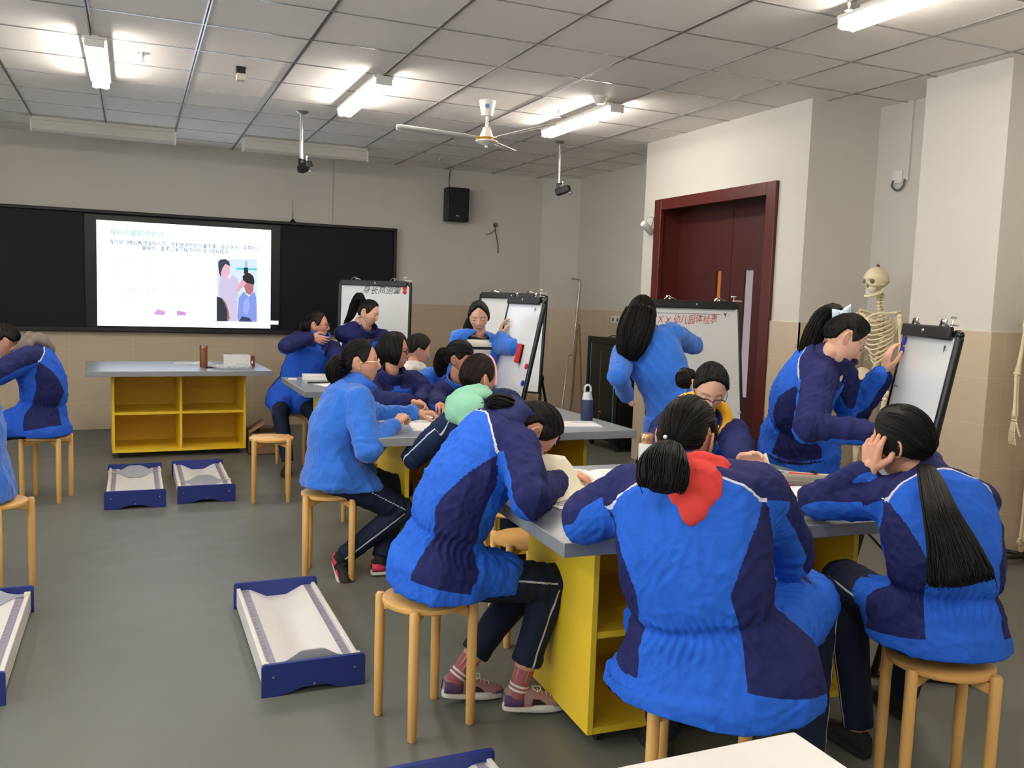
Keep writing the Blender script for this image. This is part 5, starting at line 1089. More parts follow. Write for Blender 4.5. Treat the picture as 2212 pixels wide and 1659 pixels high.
# the girl with the high ponytail in front of the far board
Rz = person('girl with a high ponytail and red zip before the far whiteboard',
    (1.90, 7.98, .86), PY(793, 714, 7.86), PY(796, 677, 7.80), 180, 176, (128, -16, 0),
    {'R': (PY(766, 704, 7.86), (-.8, -.1, -1), PY(738, 722, 7.84)), 'L': (A(2.27, 7.80, .98), (.7, .3, -.6))},
    {'R': (A(1.82, 8.0, .09), (0, -1, .1), A(0, -1, 0)), 'L': (A(2.0, 8.0, .09), (0, -1, .1), A(0, -1, 0))},
    cloth='parkadim', seated=False, lap=0, vox=.010, seed=113, opening=(10, 22, .35), shirt='collarnavy', skin='skinB', eyes='open', collar='collarnavy', fold=.8,
    hair=dict(tie=(0, -.5, .87)), tail=[([PY(786, 650, 7.86), PY(776, 640, 7.90), PY(766, 660, 7.94), PY(756, 685, 7.96), PY(742, 700, 7.98)], [.02, .04, .045, .035, .012], 80, dict(seed=9, frac=.75))],
    hands={'R': dict(d=A(.4, .35, .55), pn=A(.5, .4, -.1), curl=(20, 25, 20), vox=.0035), 'L': dict(curl=(30, 30, 20), vox=.004)})
# the girl in the striped shirt
M['stripes'] = (lambda: (lambda m, t, b: (t.link(t.mix(t.math('LESS_THAN', t.math('FRACT', t.math('MULTIPLY', (lambda s_: (t.link(t.new('ShaderNodeTexCoord').outputs['Object'], s_.inputs[0]), s_.outputs[2])[1])(t.new('ShaderNodeSeparateXYZ')), 13.5)), .30), lin('#d9d4c4'), lin('#17181a')), b.inputs['Base Color']), m)[1])(*base('striped_knit', '#d9d4c4', .9)))()
Rt = person('girl in a striped shirt and open blue fleece standing behind the students',
    (2.36, 6.30, .86), PY(1038, 722, 6.28), PY(1034, 684, 6.24), 196, 196, (200, -20, -2),
    {'L': (PY(1078, 726, 6.20), (.3, .3, -1)), 'R': (A(2.26, 6.06, .86), (-.5, .5, -.5))},
    {'R': (A(2.28, 6.32, .09), (0, -1, .1), A(0, -1, 0)), 'L': (A(2.45, 6.30, .09), (0, -1, .1), A(0, -1, 0))},
    jacket='fleece', cloth='fleece', seated=False, lap=0, vox=.0095, seed=127, opening=(32, 52, .0), shirt='stripes', skin='skinB', eyes='down', collar=None, hem=-.22,
    hair=dict(tie=(0, -.6, -.3), low=[(0, 54), (25, 46), (50, 28), (68, 8), (80, -5), (90, -25), (110, -35), (180, -45)]),
    tail=[([PY(1018, 690, 6.32), PY(1012, 706, 6.33), PY(1006, 722, 6.33), PY(1003, 730, 6.33)], [.035, .04, .03, .012], 60, dict(seed=3))],
    hands={'L': dict(d=A(.3, 0, 1), pn=A(.9, -.3, 0), curl=(15, 20, 15), vox=.0035), 'R': dict(curl=(30, 35, 30), vox=.004)})
# the boy at the left edge and the fleece back beside him
person('student with a grey hood and parka bent over at the left edge',
    (-.60, 6.84, .565), PY(52, 752, 6.82), PY(8, 738, 6.80), -88, -95, (-95, -30, 0),
    {'L': (A(-1.12, 6.62, .86), (.3, -.8, -.7)), 'R': (A(-1.10, 7.02, .86), (.3, .8, -.5))},
    {'L': (A(-1.0, 6.70, .09), (-1, 0, .6), A(-1, 0, 0)), 'R': (A(-1.0, 6.95, .09), (-1, 0, .6), A(-1, 0, 0))},
    cloth='parkadim', vox=.009, seed=131, hood='hoodgrey', hk=1.15, wk=1.06, bend=.07, hair=dict(tie=(0, -.5, .8), low=[(0, 42), (40, 36), (62, 22), (78, 5), (90, 8), (105, 8), (125, -25), (180, -35)], thick=.018),
    hands={'L': dict(curl=(35, 40, 30)), 'R': dict(curl=(35, 40, 30))})
person('student in a blue fleece cut by the left edge, only the back showing',
    (-.70, 4.80, .565), A(-.78, 4.82, 1.08), A(-.86, 4.82, 1.22), -88, -90, (-92, -10, 0),
    {'L': (A(-1.30, 4.62, .84), (.2, -.6, -.8)), 'R': (A(-1.30, 5.02, .84), (.2, .7, -.6))},
    {'L': (A(-1.10, 4.70, .09), (-1, 0, .6), A(-1, 0, 0)), 'R': (A(-1.10, 4.92, .09), (-1, 0, .6), A(-1, 0, 0))},
    jacket='fleece', cloth='fleece', vox=.009, seed=137, wk=1.08, collar='collarblue', hands={'L': dict(curl=(35, 40, 30)), 'R': dict(curl=(35, 40, 30))})
# ------------------------------------------------------------------ small things worn by people
def on_head(rig, x, y, z, lift=.014): d = nrm(A(x, y, z)); return rig.w(head_base(*[np.array([c]) for c in d], feat=False)[0]+d*lift), rig.c*0+d[0]*rig.X+d[1]*rig.F+d[2]*rig.U
r, g = Rs[0], Rs[1]                                    # white bow at the root of the high ponytail
c = PY(1818, 676, 3.13); ex, ez = nrm(A(.75, -.55, .30)), nrm(A(-.2, -.1, 1)); en = np.cross(ex, ez)
for s in (-1, 1):
    q = MB(); q.grid([[c+ex*s*a+ez*(b*(.010+.020*a/.04))+en*(.010*math.sin(a/.04*PI)*k) for b in (-1, -.4, .4, 1)] for k in (1, -1) for a in (np.linspace(.0, .042, 7) if k > 0 else np.linspace(.042, 0, 7))]); q.obj('bow', 'ribbon', r, smooth=180, solid=.001)
q = MB(); q.ell(c, [ex*.008, en*.009, ez*.011], 12, 8); q.obj('bow', 'ribbon', r)
q = MB(); q.ell(PY(1437, 944, 1.93), (.0055,)*3, 14, 10); q.obj('pearl_pin', 'pearl', Rh[0])
q = MB(); q.tube([on_head(Rm[1], math.sin(t)*1., .42, math.cos(t), .017)[0] for t in np.linspace(-1.75, 1.75, 30)], .0075, 8, flat=.5); q.obj('hair_band', 'pinkband', Rm[0])
r, g, T = Rt[0], Rt[1], Rt[2]; c1, t1, r1, f1 = T.at(.95)
for s in (-1, 1): MB().tube(catmull([c1+r1*s*.07+f1*.03, c1+r1*s*.06+f1*.135-t1*.10, c1+f1*.145-t1*.24], 16), .005, 6, flat=.4).obj('lanyard', 'blue', r)
c1, t1, r1, f1 = Rz[2].at(.9); MB().tube([Rz[2].at(t)[0]+Rz[2].at(t)[3]*np.interp(t, [.3, .6, .93], [.128, .132, .085]) for t in np.linspace(.45, .95, 10)], .006, 6, flat=.5).obj('zip', 'red', Rz[0])
c = PY(1597, 891, 3.26); q = MB(); q.lathe([(.001, 0), (.008, 0), (.007, .003), (.001, .003)], c, 16, 0, nrm(CAMP-c)); q.obj('snap_button', 'snap', Ry[0])

# ------------------------------------------------------------------ things lying on the tables
def sheet_stack(x, y, rz, w, d, n, label, z=TH, mats=('paper',), group='loose papers', seed=0):
    t = thing('paper_stack', label, 'paper', (x, y, z), group, rz=R_(rz)); g = np.random.default_rng(seed)
    for k in range(n):
        a, dx, dy = g.normal()*.05, *(g.normal(size=2)*.008); c, s = math.cos(a), math.sin(a); q = MB(); q.box((dx, dy, .0012+k*.0022), (w, d, .002), [A(c, s, 0), A(-s, c, 0), UPZ]); q.obj('sheet', mats[k % len(mats)], t)
    return t
def print_rows(q, x0, x1, y0, y1, z, n, seed=0, mi=0):
    g = np.random.default_rng(seed)
    for k in range(n):
        y = y1-(y1-y0)*(k+.5)/n; x = x0
        while x < x1-.01: L = g.uniform(.008, .03); q.box(((2*x+min(L, x1-x))/2, y, z), (min(L, x1-x), (y1-y0)/n*.35, .0004), None, mi); x += L+.004
def open_book(x, y, rz, w, d, label, z=TH, th=.010, pm='paper', pics=2, seed=1, group=None, bow=.014):
    """open book lying flat: two curved blocks of pages with printed rows"""
    t = thing('open_book', label, 'book', (x, y, z), group, rz=R_(rz)); zf = lambda u: th*.35+bow*math.sin(min(1, u*1.02)*PI)**.7*(1-u*.55)
    for s in (-1, 1):
        us = np.linspace(0, 1, 12); top = [(s*u*w, zf(u)+.001) for u in us]; q = MB(); q.prism(top+[(s*w, .001), (0, .001)], (0, -d/2, 0), (1, 0, 0), (0, 0, 1), (0, d, 0)); o = q.obj('page_block', pm, t, smooth=50)
        pr = MB(); g = np.random.default_rng(seed+s)
        for k in range(9):
            yy = d*.38-k*d*.085
            if k in ((4, 5) if s > 0 else (2,)) and pics: continue
            for u0 in np.arange(.14, .88, .11):
                if g.uniform() < .8: u1 = u0+.09; pr.add([(s*u0*w, yy, zf(u0)+.0018), (s*u1*w, yy, zf(u1)+.0018), (s*u1*w, yy+d*.022, zf(u1)+.0018), (s*u0*w, yy+d*.022, zf(u0)+.0018)], [(0, 1, 2, 3)])
        pr.obj('print', 'ink', o, smooth=0)
        if pics:
            u0, u1 = (.3, .62); y0, y1 = (-.07*d, .06*d) if s > 0 else (.16*d, .24*d); pr = MB(); pr.add([(s*u0*w, y0, zf(u0)+.002), (s*u1*w, y0, zf(u1)+.002), (s*u1*w, y1, zf(u1)+.002), (s*u0*w, y1, zf(u0)+.002)], [(0, 1, 2, 3)]); pr.obj('printed_picture', 'inkdark', o, smooth=0)
    return t
def lifted_page(parent, p00, p01, p10, p11, bulge, m='paper', name='lifted_page'):
    """page curling up from its bound edge p00-p01 to the free edge p10-p11"""
    rows = []
    for u in np.linspace(0, 1, 14):
        a = p00+(p10-p00)*u+bulge*math.sin(u*PI); b = p01+(p11-p01)*u+bulge*math.sin(u*PI); rows.append([a+(b-a)*v for v in np.linspace(0, 1, 8)])
    q = MB(); q.grid(rows); o = q.obj(name, m, parent, smooth=180, solid=.0008); return o
# writing girl's stack with a raised page
p = PZ(1232, 1098, TH); t = sheet_stack(p[0]+.03, p[1]+.06, 12, .20, .27, 5, 'stack of worksheets with one raised page in front of the writing girl', mats=('paper', 'paperblue'), seed=3)
t['_o'] = (0, 0, 0); pr = MB(); print_rows(pr, -.08, .08, -.11, .06, .0125, 9, 2); pr.obj('print', 'ink', t, smooth=0); MB().box((-.02, -.075, .0128), (.035, .02, .0004)).obj('printed_picture', 'inkdark', t)
tw = thing('raised_worksheet', 'large cream sheet standing up from the worksheets of the writing girl', 'paper', tuple(PZ(1230, 1078, TH)), world=True)
lifted_page(tw, PZ(1198, 1088, TH+.012), PZ(1288, 1058, TH+.012), PY(1161, 978, 2.80), PY(1219, 985, 2.93), A(.03, .02, -.035), 'creampaper', 'sheet')
p = PZ(1290, 1034, TH); open_book(p[0], p[1], -14, .20, .27, 'open textbook lying behind the raised cream sheet', seed=4)
p = PZ(1655, 1032, TH); t = open_book(p[0], p[1], 18, .20, .26, 'open textbook read by the girl with the yellow hood', seed=5)
tw = thing('raised_page', 'cream page lifted by the hand of the girl with the yellow hood', 'paper', tuple(PZ(1630, 1022, TH)), world=True)
lifted_page(tw, PZ(1572, 1008, TH+.022), PZ(1612, 1022, TH+.018), PY(1655, 978, 3.13), PY(1669, 1020, 3.06), A(0, 0, -.012), 'creampaper', 'sheet')
p = PZ(1713, 1088, TH); bg = thing('black_pouch', 'flat black pouch under the open book at the front edge of the foreground table', 'pouch', (p[0], p[1], TH), rz=R_(15))
q = MB(); q.ell((0, 0, .021), (.13, .10, .0205), 26, 12); v, f, n = voxel(q, .006, 2); v = v+n*(folds(v, 3, 1.4)*.006)[:, None]; v[:, 2] = np.maximum(v[:, 2], .001); q = MB(); q.add(v, f); q.obj('pouch_body', 'blackcloth', bg, smooth=180)
MB().tube([A(-.10, -.05, .043), A(0, -.058, .046), A(.10, -.05, .043)], .003, 6).obj('zip', 'rubber', bg)
p = PZ(1712, 1068, TH+.05); open_book(p[0], p[1], -24, .17, .24, 'open worksheet book resting on the black pouch', z=TH+.046, seed=6, bow=.008)
p = PZ(1752, 1032, TH); t = thing('notebook', 'cream notebook with a red pen and black clip on it', 'notebook', (p[0], p[1], TH), rz=R_(-35)); MB().bb(-.085, .085, -.06, .06, 0, .008).obj('cover', 'creampaper', t, bevel=.003); MB().bb(-.08, .08, -.058, .058, .008, .011).obj('pages', 'creampaper', t)
t = thing('red_pen', 'red pen lying on the cream notebook', 'pen', (p[0]-.03, p[1], TH+.016), rz=R_(-38)); MB().cap((-.065, 0, 0), (.05, 0, 0), .0048, n=12).obj('barrel', 'red', t); MB().cyl((.05, 0, 0), (.066, 0, 0), .0045, .001, 12).obj('tip', 'steel', t)
t = thing('black_clip', 'black curved hair clip lying on the cream notebook', 'clip', (p[0]+.025, p[1]+.005, TH+.012)); MB().tube(catmull([(-.03, -.03, .004), (-.005, -.012, .008), (.008, .01, .008), (.012, .035, .004)], 16), .006, 8).obj('clip_body', 'black', t)
p = PZ(1735, 1052, TH); t = thing('pencil_case', 'flat grey canvas pencil case beside the cream notebook', 'pencil case', (p[0], p[1], TH), rz=R_(-28)); q = MB(); q.cap((-.085, 0, .02), (.085, 0, .02), .0205, n=16, flat=1.6, up=(0, 0, 1)); v, f, n = voxel(q, .005, 3); v[:, 2] = np.maximum(v[:, 2], 0.001); q = MB(); q.add(v, f); q.obj('case', 'greycloth', t, smooth=180); MB().tube([A(-.09, -.018, .028), A(.09, -.018, .028)], .0025, 6).obj('zip', 'steel', t)
for px, py, m, lb, a in ((1668, 1041, 'orange', 'orange highlighter beside the pencil case', 12), (1672, 1047, 'bluepen', 'blue highlighter beside the pencil case', 4), (1680, 1053, 'pink', 'pink highlighter beside the pencil case', -6)):
    p = PZ(px, py, TH); t = thing('highlighter', lb, 'highlighter', (p[0], p[1], TH+.0095), 'highlighter pens', rz=R_(a)); MB().cap((-.055, 0, 0), (.02, 0, 0), .009, n=14).obj('barrel', m, t); MB().cap((.022, 0, 0), (.058, 0, 0), .0094, .008, n=14).obj('pen_cap', m, t)
p = PZ(1393, 1028, TH); t = thing('thermos_flask', 'flask with a champagne cap half hidden behind the red-hooded girl', 'flask', (p[0], p[1], TH)); MB().lathe([(.001, 0), (.030, .0), (.032, .005), (.032, .13), (.027, .14)], (0, 0, 0), 28).obj('flask_body', 'frost', t); MB().lathe([(.027, .138), (.029, .142), (.029, .175), (.026, .18), (.001, .18)], (0, 0, 0), 28).obj('flask_cap', 'champagne', t)
# middle table
p = PZ(1267, 908, TH); t = thing('water_bottle', 'navy water bottle with a frosted loop cap on the middle table', 'bottle', (p[0], p[1], TH))
MB().lathe([(.001, 0), (.034, 0), (.036, .006), (.036, .115), (.034, .128)], (0, 0, 0), 28).obj('sleeve', 'bottleblue', t); MB().lathe([(.034, .126), (.030, .14), (.026, .165), (.020, .172), (.001, .172)], (0, 0, 0), 28).obj('bottle_cap', 'frost', t)
ex = nrm(A(_r[0], _r[1], 0)); MB().tube([A(0, 0, .172+.018)+ex*.019*math.cos(a)+UPZ*.026*math.sin(a) for a in np.linspace(-.6, PI+.6, 18)], .006, 8).obj('loop', 'frost', t)
p = PZ(1240, 918, TH); t = thing('booklet', 'thin printed booklet beside the navy bottle', 'booklet', (p[0], p[1], TH), rz=R_(-8)); MB().bb(-.14, .14, -.10, .10, .0, .008).obj('cover', 'paperblue', t, bevel=.001); pr = MB(); pr.bb(-.12, .13, -.085, .085, .008, .0085); pr.obj('front_page', 'paper', t); pr = MB(); print_rows(pr, .0, .12, .02, .07, .0088, 3, 5); pr.bb(-.10, -.01, -.03, .06, .0085, .0089, 1); pr.obj('print', ['ink', 'creampaper'], t, smooth=0)
p = PZ(880, 908, TH); open_book(p[0], p[1], 8, .19, .26, 'open book under the hands at the left end of the middle table', seed=8)
p = PZ(925, 922, TH); sheet_stack(p[0], p[1], -8, .20, .28, 2, 'white worksheet beside the open book on the middle table', seed=9)
p = PZ(868, 884, TH); t = thing('pencil', 'dark pen held over the book on the middle table', 'pen', tuple(PZ(868, 884, TH+.03)), rz=.5); MB().cap((-.06, 0, -.02), (.06, 0, .012), .004, n=10).obj('barrel', 'black', t)
t = thing('pen', 'pale pen in the hand of the girl in black glasses', 'pen', tuple(PY(922, 868, 5.42)), rz=-.2); MB().cap((-.05, 0, .0), (.07, -.02, .01), .0045, n=10).obj('barrel', 'frost', t)
# farthest student table and the teacher table
p = PZ(686, 822, TH); t = thing('white_box', 'flat white box at the left end of the farthest student table', 'box', (p[0], p[1]+.05, TH), rz=R_(-3)); MB().bb(-.11, .11, -.06, .06, 0, .045).obj('box_body', 'white', t, bevel=.005); MB().bb(-.111, .111, -.061, .061, .034, .048).obj('lid', 'white', t, bevel=.004)
pr = MB(); print_rows(pr, -.06, .08, -.03, .03, .0484, 2, 3); pr.obj('print', 'ink', t, smooth=0)
t = thing('black_pen', 'black pen in front of the flat white box', 'pen', tuple(PZ(690, 826, TH+.006)), rz=0); MB().cap((-.09, 0, 0), (.07, 0, 0), .006, n=10).obj('barrel', 'black', t)
p = PZ(712, 832, TH); sheet_stack(p[0], p[1], 15, .18, .2, 2, 'white worksheet at the corner of the farthest student table', seed=12)
t = thing('white_stick', 'small white glue stick at the far left table corner', 'stick', tuple(PZ(632, 819, TH+.008)), rz=-.4); MB().cap((-.03, 0, 0), (.03, 0, 0), .008, n=10).obj('barrel', 'white', t)
p = PZ(418, 786, TH); open_book(p[0], p[1], 4, .17, .22, 'open book lying on the teacher table', seed=14, pics=1)
p = PZ(440, 793, TH); t = thing('copper_thermos', 'copper thermos standing on the teacher table', 'thermos', (p[0], p[1], TH)); MB().lathe([(.001, 0), (.033, 0), (.035, .004), (.035, .155)], (0, 0, 0), 28).obj('flask_body', 'copper', t); MB().lathe([(.035, .155), (.036, .158), (.036, .192), (.033, .197), (.001, .197)], (0, 0, 0), 28).obj('flask_cap', 'copper', t); MB().lathe([(.0345, .196), (.033, .2), (.001, .2)], (0, 0, 0), 24).obj('cap_rim', 'black', t)
p = PZ(515, 792, TH); t = thing('white_carton', 'white carton with a dark red end on the teacher table', 'box', (p[0], p[1]+.06, TH), rz=R_(-2)); MB().bb(-.13, .11, -.07, .07, 0, .105).obj('carton_body', 'white', t, bevel=.003); MB().bb(.11, .15, -.069, .069, 0, .10).obj('end_panel', 'box_red', t, bevel=.002); MB().bb(.118, .132, -.0705, -.069, .03, .055).obj('end_label', 'white', t)
MB().tube(catmull([(-.06, 0, .105), (-.03, .0, .118), (.02, 0, .112), (.06, 0, .122), (.09, 0, .108)], 20), .003, 6).obj('cable', 'cream', t)
p = PZ(505, 796, TH); t = thing('plastic_bag', 'crumpled clear plastic bag in front of the white carton', 'bag', (p[0]-.02, p[1]-.05, TH)); q = MB(); q.ell((0, 0, .025), (.19, .06, .025), 26, 12); v, f, n = voxel(q, .009, 1); v = v+n*(folds(v, 8, 2.2)*.022)[:, None]; v[:, 2] = np.maximum(v[:, 2], .001); q = MB(); q.add(v, f); q.obj('film', 'film', t, smooth=30)
t = thing('remote_control', 'small dark remote lying between the thermos and the plastic bag', 'remote', tuple(PZ(458, 795, TH))); MB().bb(-.06, .04, -.015, .015, .0, .015).obj('case', 'black', t, bevel=.004)

# ------------------------------------------------------------------ teaching skeletons
def skeleton(x, y, yaw, label):
    """anatomical model on a wheeled stand; faces local +Y"""
    t = thing('teaching_skeleton', label, 'skeleton', (x, y, 0), 'teaching skeletons', rz=-R_(yaw)); ZB = .10
    # skull
    A_, E_, xx, yy, zz = head_dirs(84, 64); tt = np.clip(-zz, 0, 1); X = .071*xx*(1-.36*tt**1.3); Y = np.where(yy > 0, .088*np.abs(yy)**.9, -.102*np.abs(yy)**.95*(1-.4*tt)); Z = np.where(zz > 0, .098*zz, -.066*tt)
    fr = smooth01((yy-.1)/.3); ax = np.abs(X); G = lambda u, c, s: np.exp(-((u-c)/s)**2); dd = -.034*G(ax, .031, .014)*G(Z, -.004, .013)-.026*G(X, 0, .010)*G(Z, -.036, .012)+.008*G(ax, .048, .013)*G(Z, -.03, .009)+.006*G(Z, .018, .008)*(ax < .06)+.010*G(X, 0, .022)*G(Z, -.056, .013)-.012*G(ax, .060, .012)*G(Z, -.050, .016); Y = Y+dd*fr; X = X-.008*np.sign(X)*G(Y, .02, .03)*G(Z, -.015, .025)
    hz = 1.60+ZB; V = np.stack([X, Y+.01, Z+hz], -1); hole = fr*(np.exp(-((ax-.031)/.011)**2-((Z+.004)/.010)**2)+np.exp(-(X/.007)**2-((Z+.036)/.010)**2))
    q = MB(); q.loft(V, True, 0); sk = q.obj('skull', 'bone', t, smooth=180)
    q = MB(); [q.ell((s*.031, .074, hz-.004), (.0165, .012, .0150), 16, 10) for s in (-1, 1)]; q.ell((0, .078, hz-.036), (.008, .009, .012), 12, 8); q.obj('sockets', 'bonedark', sk)  # dark ellipsoids put the shade of the eye and nose hollows into colour
    q = MB(); q.ell((0, .044, hz-.050), (.036, .038, .028), 20, 12); q.obj('upper_jaw', 'bone', sk); q = MB(); [q.tube(catmull([(s*.050, .062, hz-.024), (s*.064, .045, hz-.026), (s*.070, .015, hz-.024), (s*.066, -.01, hz-.022)], 12), .0062, 8) for s in (-1, 1)]; q.obj('cheek_bone', 'bone', sk)
    q = MB(); jaw = catmull([(-.055, -.005, hz-.045), (-.053, .0, hz-.066), (-.045, .03, hz-.084), (-.022, .07, hz-.099), (0, .080, hz-.103), (.022, .07, hz-.099), (.045, .03, hz-.084), (.053, .0, hz-.066), (.055, -.005, hz-.045)], 34); q.tube(jaw, [.007]*4+[.010]*26+[.007]*4, 10, flat=1.25); q.obj('jaw', 'bone', sk)
    q = MB()
    for k in range(-5, 6):
        a = k*.2; q.box((.030*math.sin(a)*1.2, .052+.034*math.cos(a)-.006*abs(k)*.4, hz-.069), (.0062, .005, .011)); q.box((.030*math.sin(a)*1.2, .050+.034*math.cos(a)-.006*abs(k)*.4, hz-.083), (.0062, .005, .012))
    q.obj('teeth', 'white', sk, bevel=.001); MB().lathe([(.016, .094), (.012, .108), (.004, .118), (.001, .12)], (0, 0, hz), 14).obj('hook', 'bonedark', sk)
    # spine
    sp = catmull([(0, -.035, hz-.07), (0, -.03, 1.45+ZB), (0, -.055, 1.36+ZB), (0, -.085, 1.22+ZB), (0, -.06, 1.06+ZB), (0, -.035, .97+ZB), (0, -.06, .88+ZB)], 49); vb = MB(); dk = MB(); d = np.gradient(sp, axis=0)
    for i in range(1, 48, 2):
        f = i/48; r_ = .013+.014*f; a = nrm(-d[i]); vb.tube([sp[i]-a*.011*(.7+.5*f), sp[i]-a*.005, sp[i]+a*.005, sp[i]+a*.011*(.7+.5*f)], [r_*1.08, r_*.88, r_*.88, r_*1.08], 14); vb.cap(sp[i]+A(0, -.015, 0), sp[i]+A(0, -.045, -.018), .006, .004, 8)
        for s in (-1, 1): vb.cap(sp[i]+A(s*.01, -.012, 0), sp[i]+A(s*(.028+.012*f), -.022, .002), .005, .0035, 8)
        if i < 46: dk.tube([sp[i+1]-a*.005, sp[i+1]+a*.005], [r_*.95, r_*.95], 12)
    vs = vb.obj('spine', 'bone', t, smooth=60); tag(vs, kind='stuff'); dk.obj('discs', 'cartilage', vs)
    # rib cage
    q = MB(); zt = 1.375+ZB
    for k in range(10):
        z = zt-.024*k; w_ = (.062, .085, .10, .11, .117, .122, .124, .124, .12, .11)[k]; dp = (.075, .095, .11, .118, .122, .124, .122, .116, .105, .09)[k]; dr = .04+.008*k; ye = (.045, .06, .07, .076, .078, .078, .076, .072, .06, .045)[k]
        for s in (-1, 1):
            pts = [(s*.018, -.075, z), (s*w_*.6, -.105+.01*(k < 2), z+.002), (s*w_*.97, -.06, z-dr*.25), (s*w_, -.0, z-dr*.6), (s*w_*.8, ye*.75, z-dr*.95), (s*(.055 if k < 7 else .08), ye+.004, z-dr*1.05), (s*(.02 if k < 7 else .05), ye+.014, (z-dr*.85) if k < 7 else z-dr*.75)]
            q.tube(catmull(pts, 26), .0058, 8, flat=.62)
    for k in (0, 1):
        for s in (-1, 1): q.tube(catmull([(s*.02, -.08, zt-.25-.025*k), (s*.07, -.09, zt-.27-.025*k), (s*.10, -.05, zt-.30-.02*k)], 14), .005, 8, flat=.6)
    rb = q.obj('rib_cage', 'bone', t, smooth=60); q = MB(); q.prism([(-.022, 0), (.022, 0), (.016, -.045), (.019, -.06), (.015, -.15), (.006, -.19), (-.006, -.19), (-.015, -.15), (-.019, -.06), (-.016, -.045)], (0, .062, zt-.02), (1, 0, 0), nrm(A(0, -.12, 1)), (0, .011, 0)); q.obj('breastbone', 'bone', rb, bevel=.004)
    # shoulders, arms
    for s in (-1, 1):
        q = MB(); q.tube(catmull([(s*.018, .062, zt-.018), (s*.07, .06, zt+.006), (s*.125, .0, zt+.012), (s*.165, -.03, zt+.02)], 20), [.009]*5+[.0065]*10+[.008]*5, 10); q.obj('collarbone', 'bone', t)
        q = MB(); q.prism([(0, 0), (.10, .045), (.115, .02), (.085, -.02), (.02, -.135), (.0, -.14), (-.008, -.06)], (s*.065, -.115, zt-.02), (s*1, .35, 0), (0, .05, 1), (0, .008, 0)); q.cap((s*.07, -.122, zt+.0), (s*.17, -.045, zt+.028), .007, .009, 10); q.obj('shoulder_blade', 'bone', t, bevel=.003)
        S = A(s*.182, -.035, zt-.008); E_ = A(s*.205, -.045, zt-.315); W_ = A(s*.225, .0, zt-.56)
        def bone(q, a, b, ra, rm, rb): a = np.asarray(a, float); b = np.asarray(b, float); q.tube([a, a+(b-a)*.06, a+(b-a)*.2, a+(b-a)*.5, a+(b-a)*.82, a+(b-a)*.95, b], [ra*.6, ra, rm*1.15, rm, rm*1.15, rb, rb*.6], 12); q.ell(a, (ra, ra, ra), 12, 8); q.ell(b, (rb*1.25, rb*.9, rb*.8), 12, 8)
        q = MB(); bone(q, S, E_, .021, .0105, .019); q.obj('upper_arm_bone', 'bone', t)
        q = MB(); bone(q, E_+A(s*.012, .008, -.016), W_+A(s*.016, .012, 0), .010, .007, .012); q.obj('radius_bone', 'bone', t); q = MB(); bone(q, E_+A(-s*.008, -.008, -.008), W_+A(-s*.014, -.006, 0), .013, .007, .008); q.obj('ulna_bone', 'bone', t)
        q = MB()
        for a in (-.018, -.006, .006, .018):
            for b in (-.012, -.026): q.ell(W_+A(s*.004, a, b), (.0075, .007, .0075), 8, 6)
        for j in range(5):
            p0 = W_+A(s*.006, (j-2)*.011+.004, -.035); th_ = (j == 4); L = [.060, .032, .022, .016] if not th_ else [.038, .028, .020]; dr = nrm(A(s*.04, (j-2)*.07+(.35 if th_ else 0), -1)); p = p0
            for l in L: q2 = p+dr*l; q.tube([p, p+(q2-p)*.15, p+(q2-p)*.5, p+(q2-p)*.85, q2], [.004, .0055, .0038, .0052, .004], 8); p = q2+dr*.002; dr = nrm(dr+A(-s*.10, .02, 0))
        q.obj('hand_bones', 'bone', t)
        # pelvis half and leg
        zp = .90+ZB; q = MB(); q.ell((s*.075, -.045, zp+.03), [A(s*.052, .05, .02), A(-s*.01, .010, .0), A(s*.02, 0, .075)], 20, 12); q.ell((s*.07, -.01, zp-.045), (.036, .034, .036), 16, 10); q.tube(catmull([(s*.06, .0, zp-.05), (s*.03, .045, zp-.055), (0, .055, zp-.065), (s*.03, .03, zp-.10), (s*.055, -.02, zp-.115), (s*.06, -.035, zp-.06)], 24), .0105, 10); v, f, n = voxel(q, .006, 3); q = MB(); q.add(v, f); q.obj('hip_bone', 'bone', t, smooth=180)
        HJ = A(s*.088, -.005, zp-.045); KN = A(s*.075, .0, .485+ZB); AN = A(s*.08, -.02, .085+ZB)
        q = MB(); q.ell(HJ, (.024,)*3, 14, 10); q.cap(HJ, HJ+A(s*.045, -.005, -.025), .015, .016, 10); q.ell(HJ+A(s*.055, -.01, -.012), (.018, .018, .024), 12, 8); bone(q, HJ+A(s*.045, -.005, -.05), KN+A(0, 0, .03), .019, .0135, .024); [q.ell(KN+A(e*.018, -.006, .016), (.018, .026, .02), 12, 8) for e in (-1, 1)]; q.obj('thigh_bone', 'bone', t)
        q = MB(); q.ell(KN+A(0, .03, .02), (.018, .009, .02), 14, 10); q.obj('kneecap', 'bone', t)
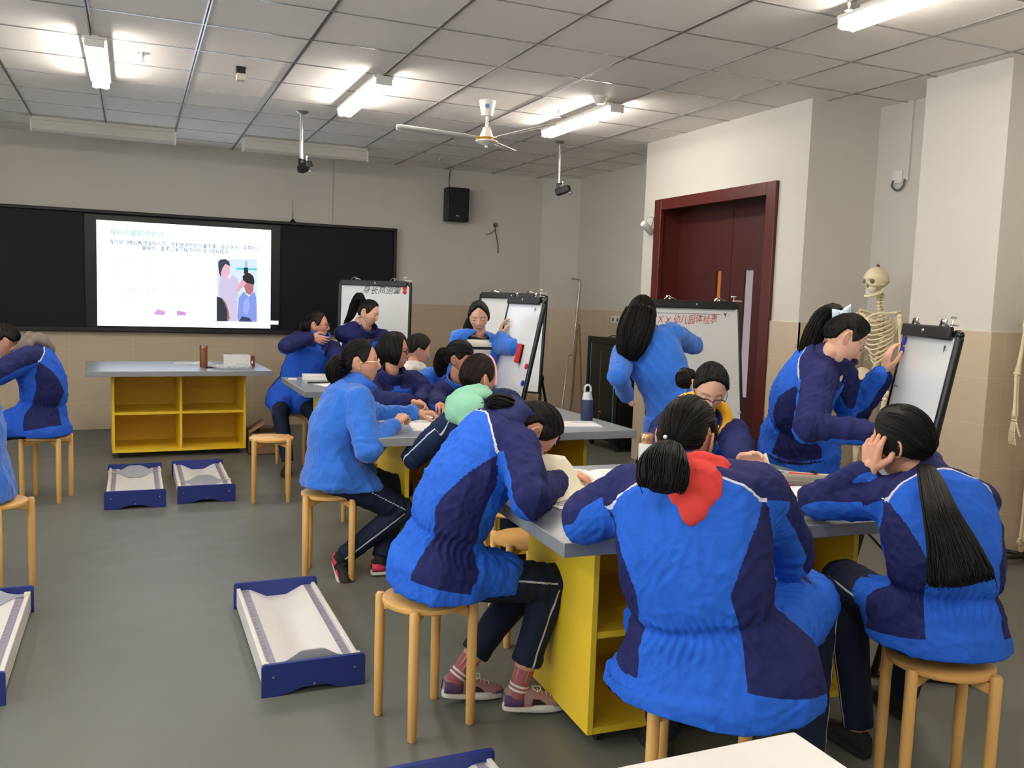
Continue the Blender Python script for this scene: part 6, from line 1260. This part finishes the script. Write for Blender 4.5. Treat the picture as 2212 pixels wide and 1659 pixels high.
        q = MB(); q.ell(KN+A(0, -.003, -.025), (.036, .027, .018), 16, 10); bone(q, KN+A(0, 0, -.03), AN+A(0, 0, -.0), .024, .0125, .018); q.obj('shin_bone', 'bone', t); q = MB(); bone(q, KN+A(s*.036, -.018, -.045), AN+A(s*.028, -.01, -.012), .010, .006, .010); q.obj('calf_bone', 'bone', t)
        q = MB(); q.ell(AN+A(0, -.045, -.045), (.019, .034, .024), 14, 10); q.ell(AN+A(0, .002, -.022), (.019, .024, .017), 12, 8); q.ell(AN+A(0, .04, -.036), (.026, .022, .015), 12, 8)
        for j in range(5):
            p = AN+A((j-2)*.011, .052, -.042); dr = nrm(A((j-2)*.10, 1, -.30)); 
            for l in ((.062, .026, .014, .011) if j != (0 if s > 0 else 4) else (.056, .028, .020)): q2 = p+dr*l; q2[2] = max(q2[2], ZB+.014); q.tube([p, p+(q2-p)*.15, p+(q2-p)*.5, p+(q2-p)*.85, q2], [.005, .0065, .0045, .006, .0045], 8); p = q2+dr*.002
        q.obj('foot_bones', 'bone', t)
    q = MB(); q.prism([(-.04, .05), (.04, .05), (.03, 0), (.01, -.05), (-.01, -.05), (-.03, 0)], (0, -.075, .89+ZB), (1, 0, 0), (0, .25, 1), (0, .022, 0)); q.obj('sacrum', 'bone', t, bevel=.006)
    MB().cyl((0, -.115, .05), (0, -.115, 1.0), .011, n=14).obj('stand_pole', 'steel', t); q = MB(); q.lathe([(.001, .035), (.06, .035), (.065, .045), (.02, .065), (.014, .09)], (0, -.115, 0), 24)
    for a in range(5):
        e = A(math.cos(a*1.2566+.3), math.sin(a*1.2566+.3), 0); q.cap(A(0, -.115, .045)+e*.04, A(0, -.115, .045)+e*.23, .014, .011, 10)
    q.obj('stand_base', 'black', t)
    for a in range(5):
        e = A(math.cos(a*1.2566+.3), math.sin(a*1.2566+.3), 0); c = A(0, -.115, .0205)+e*.225; MB().cyl(c-np.cross(e, UPZ)*.009, c+np.cross(e, UPZ)*.009, .0205, n=14).obj('caster', 'rubber', t)
    return t
sk0 = skeleton(4.66, 4.62, -92, 'white teaching skeleton standing behind the right whiteboard in the recess')
dup(sk0, (4.96, 3.50, 0), R_(-200), 'white teaching skeleton cut by the right edge, in front of the pillar')
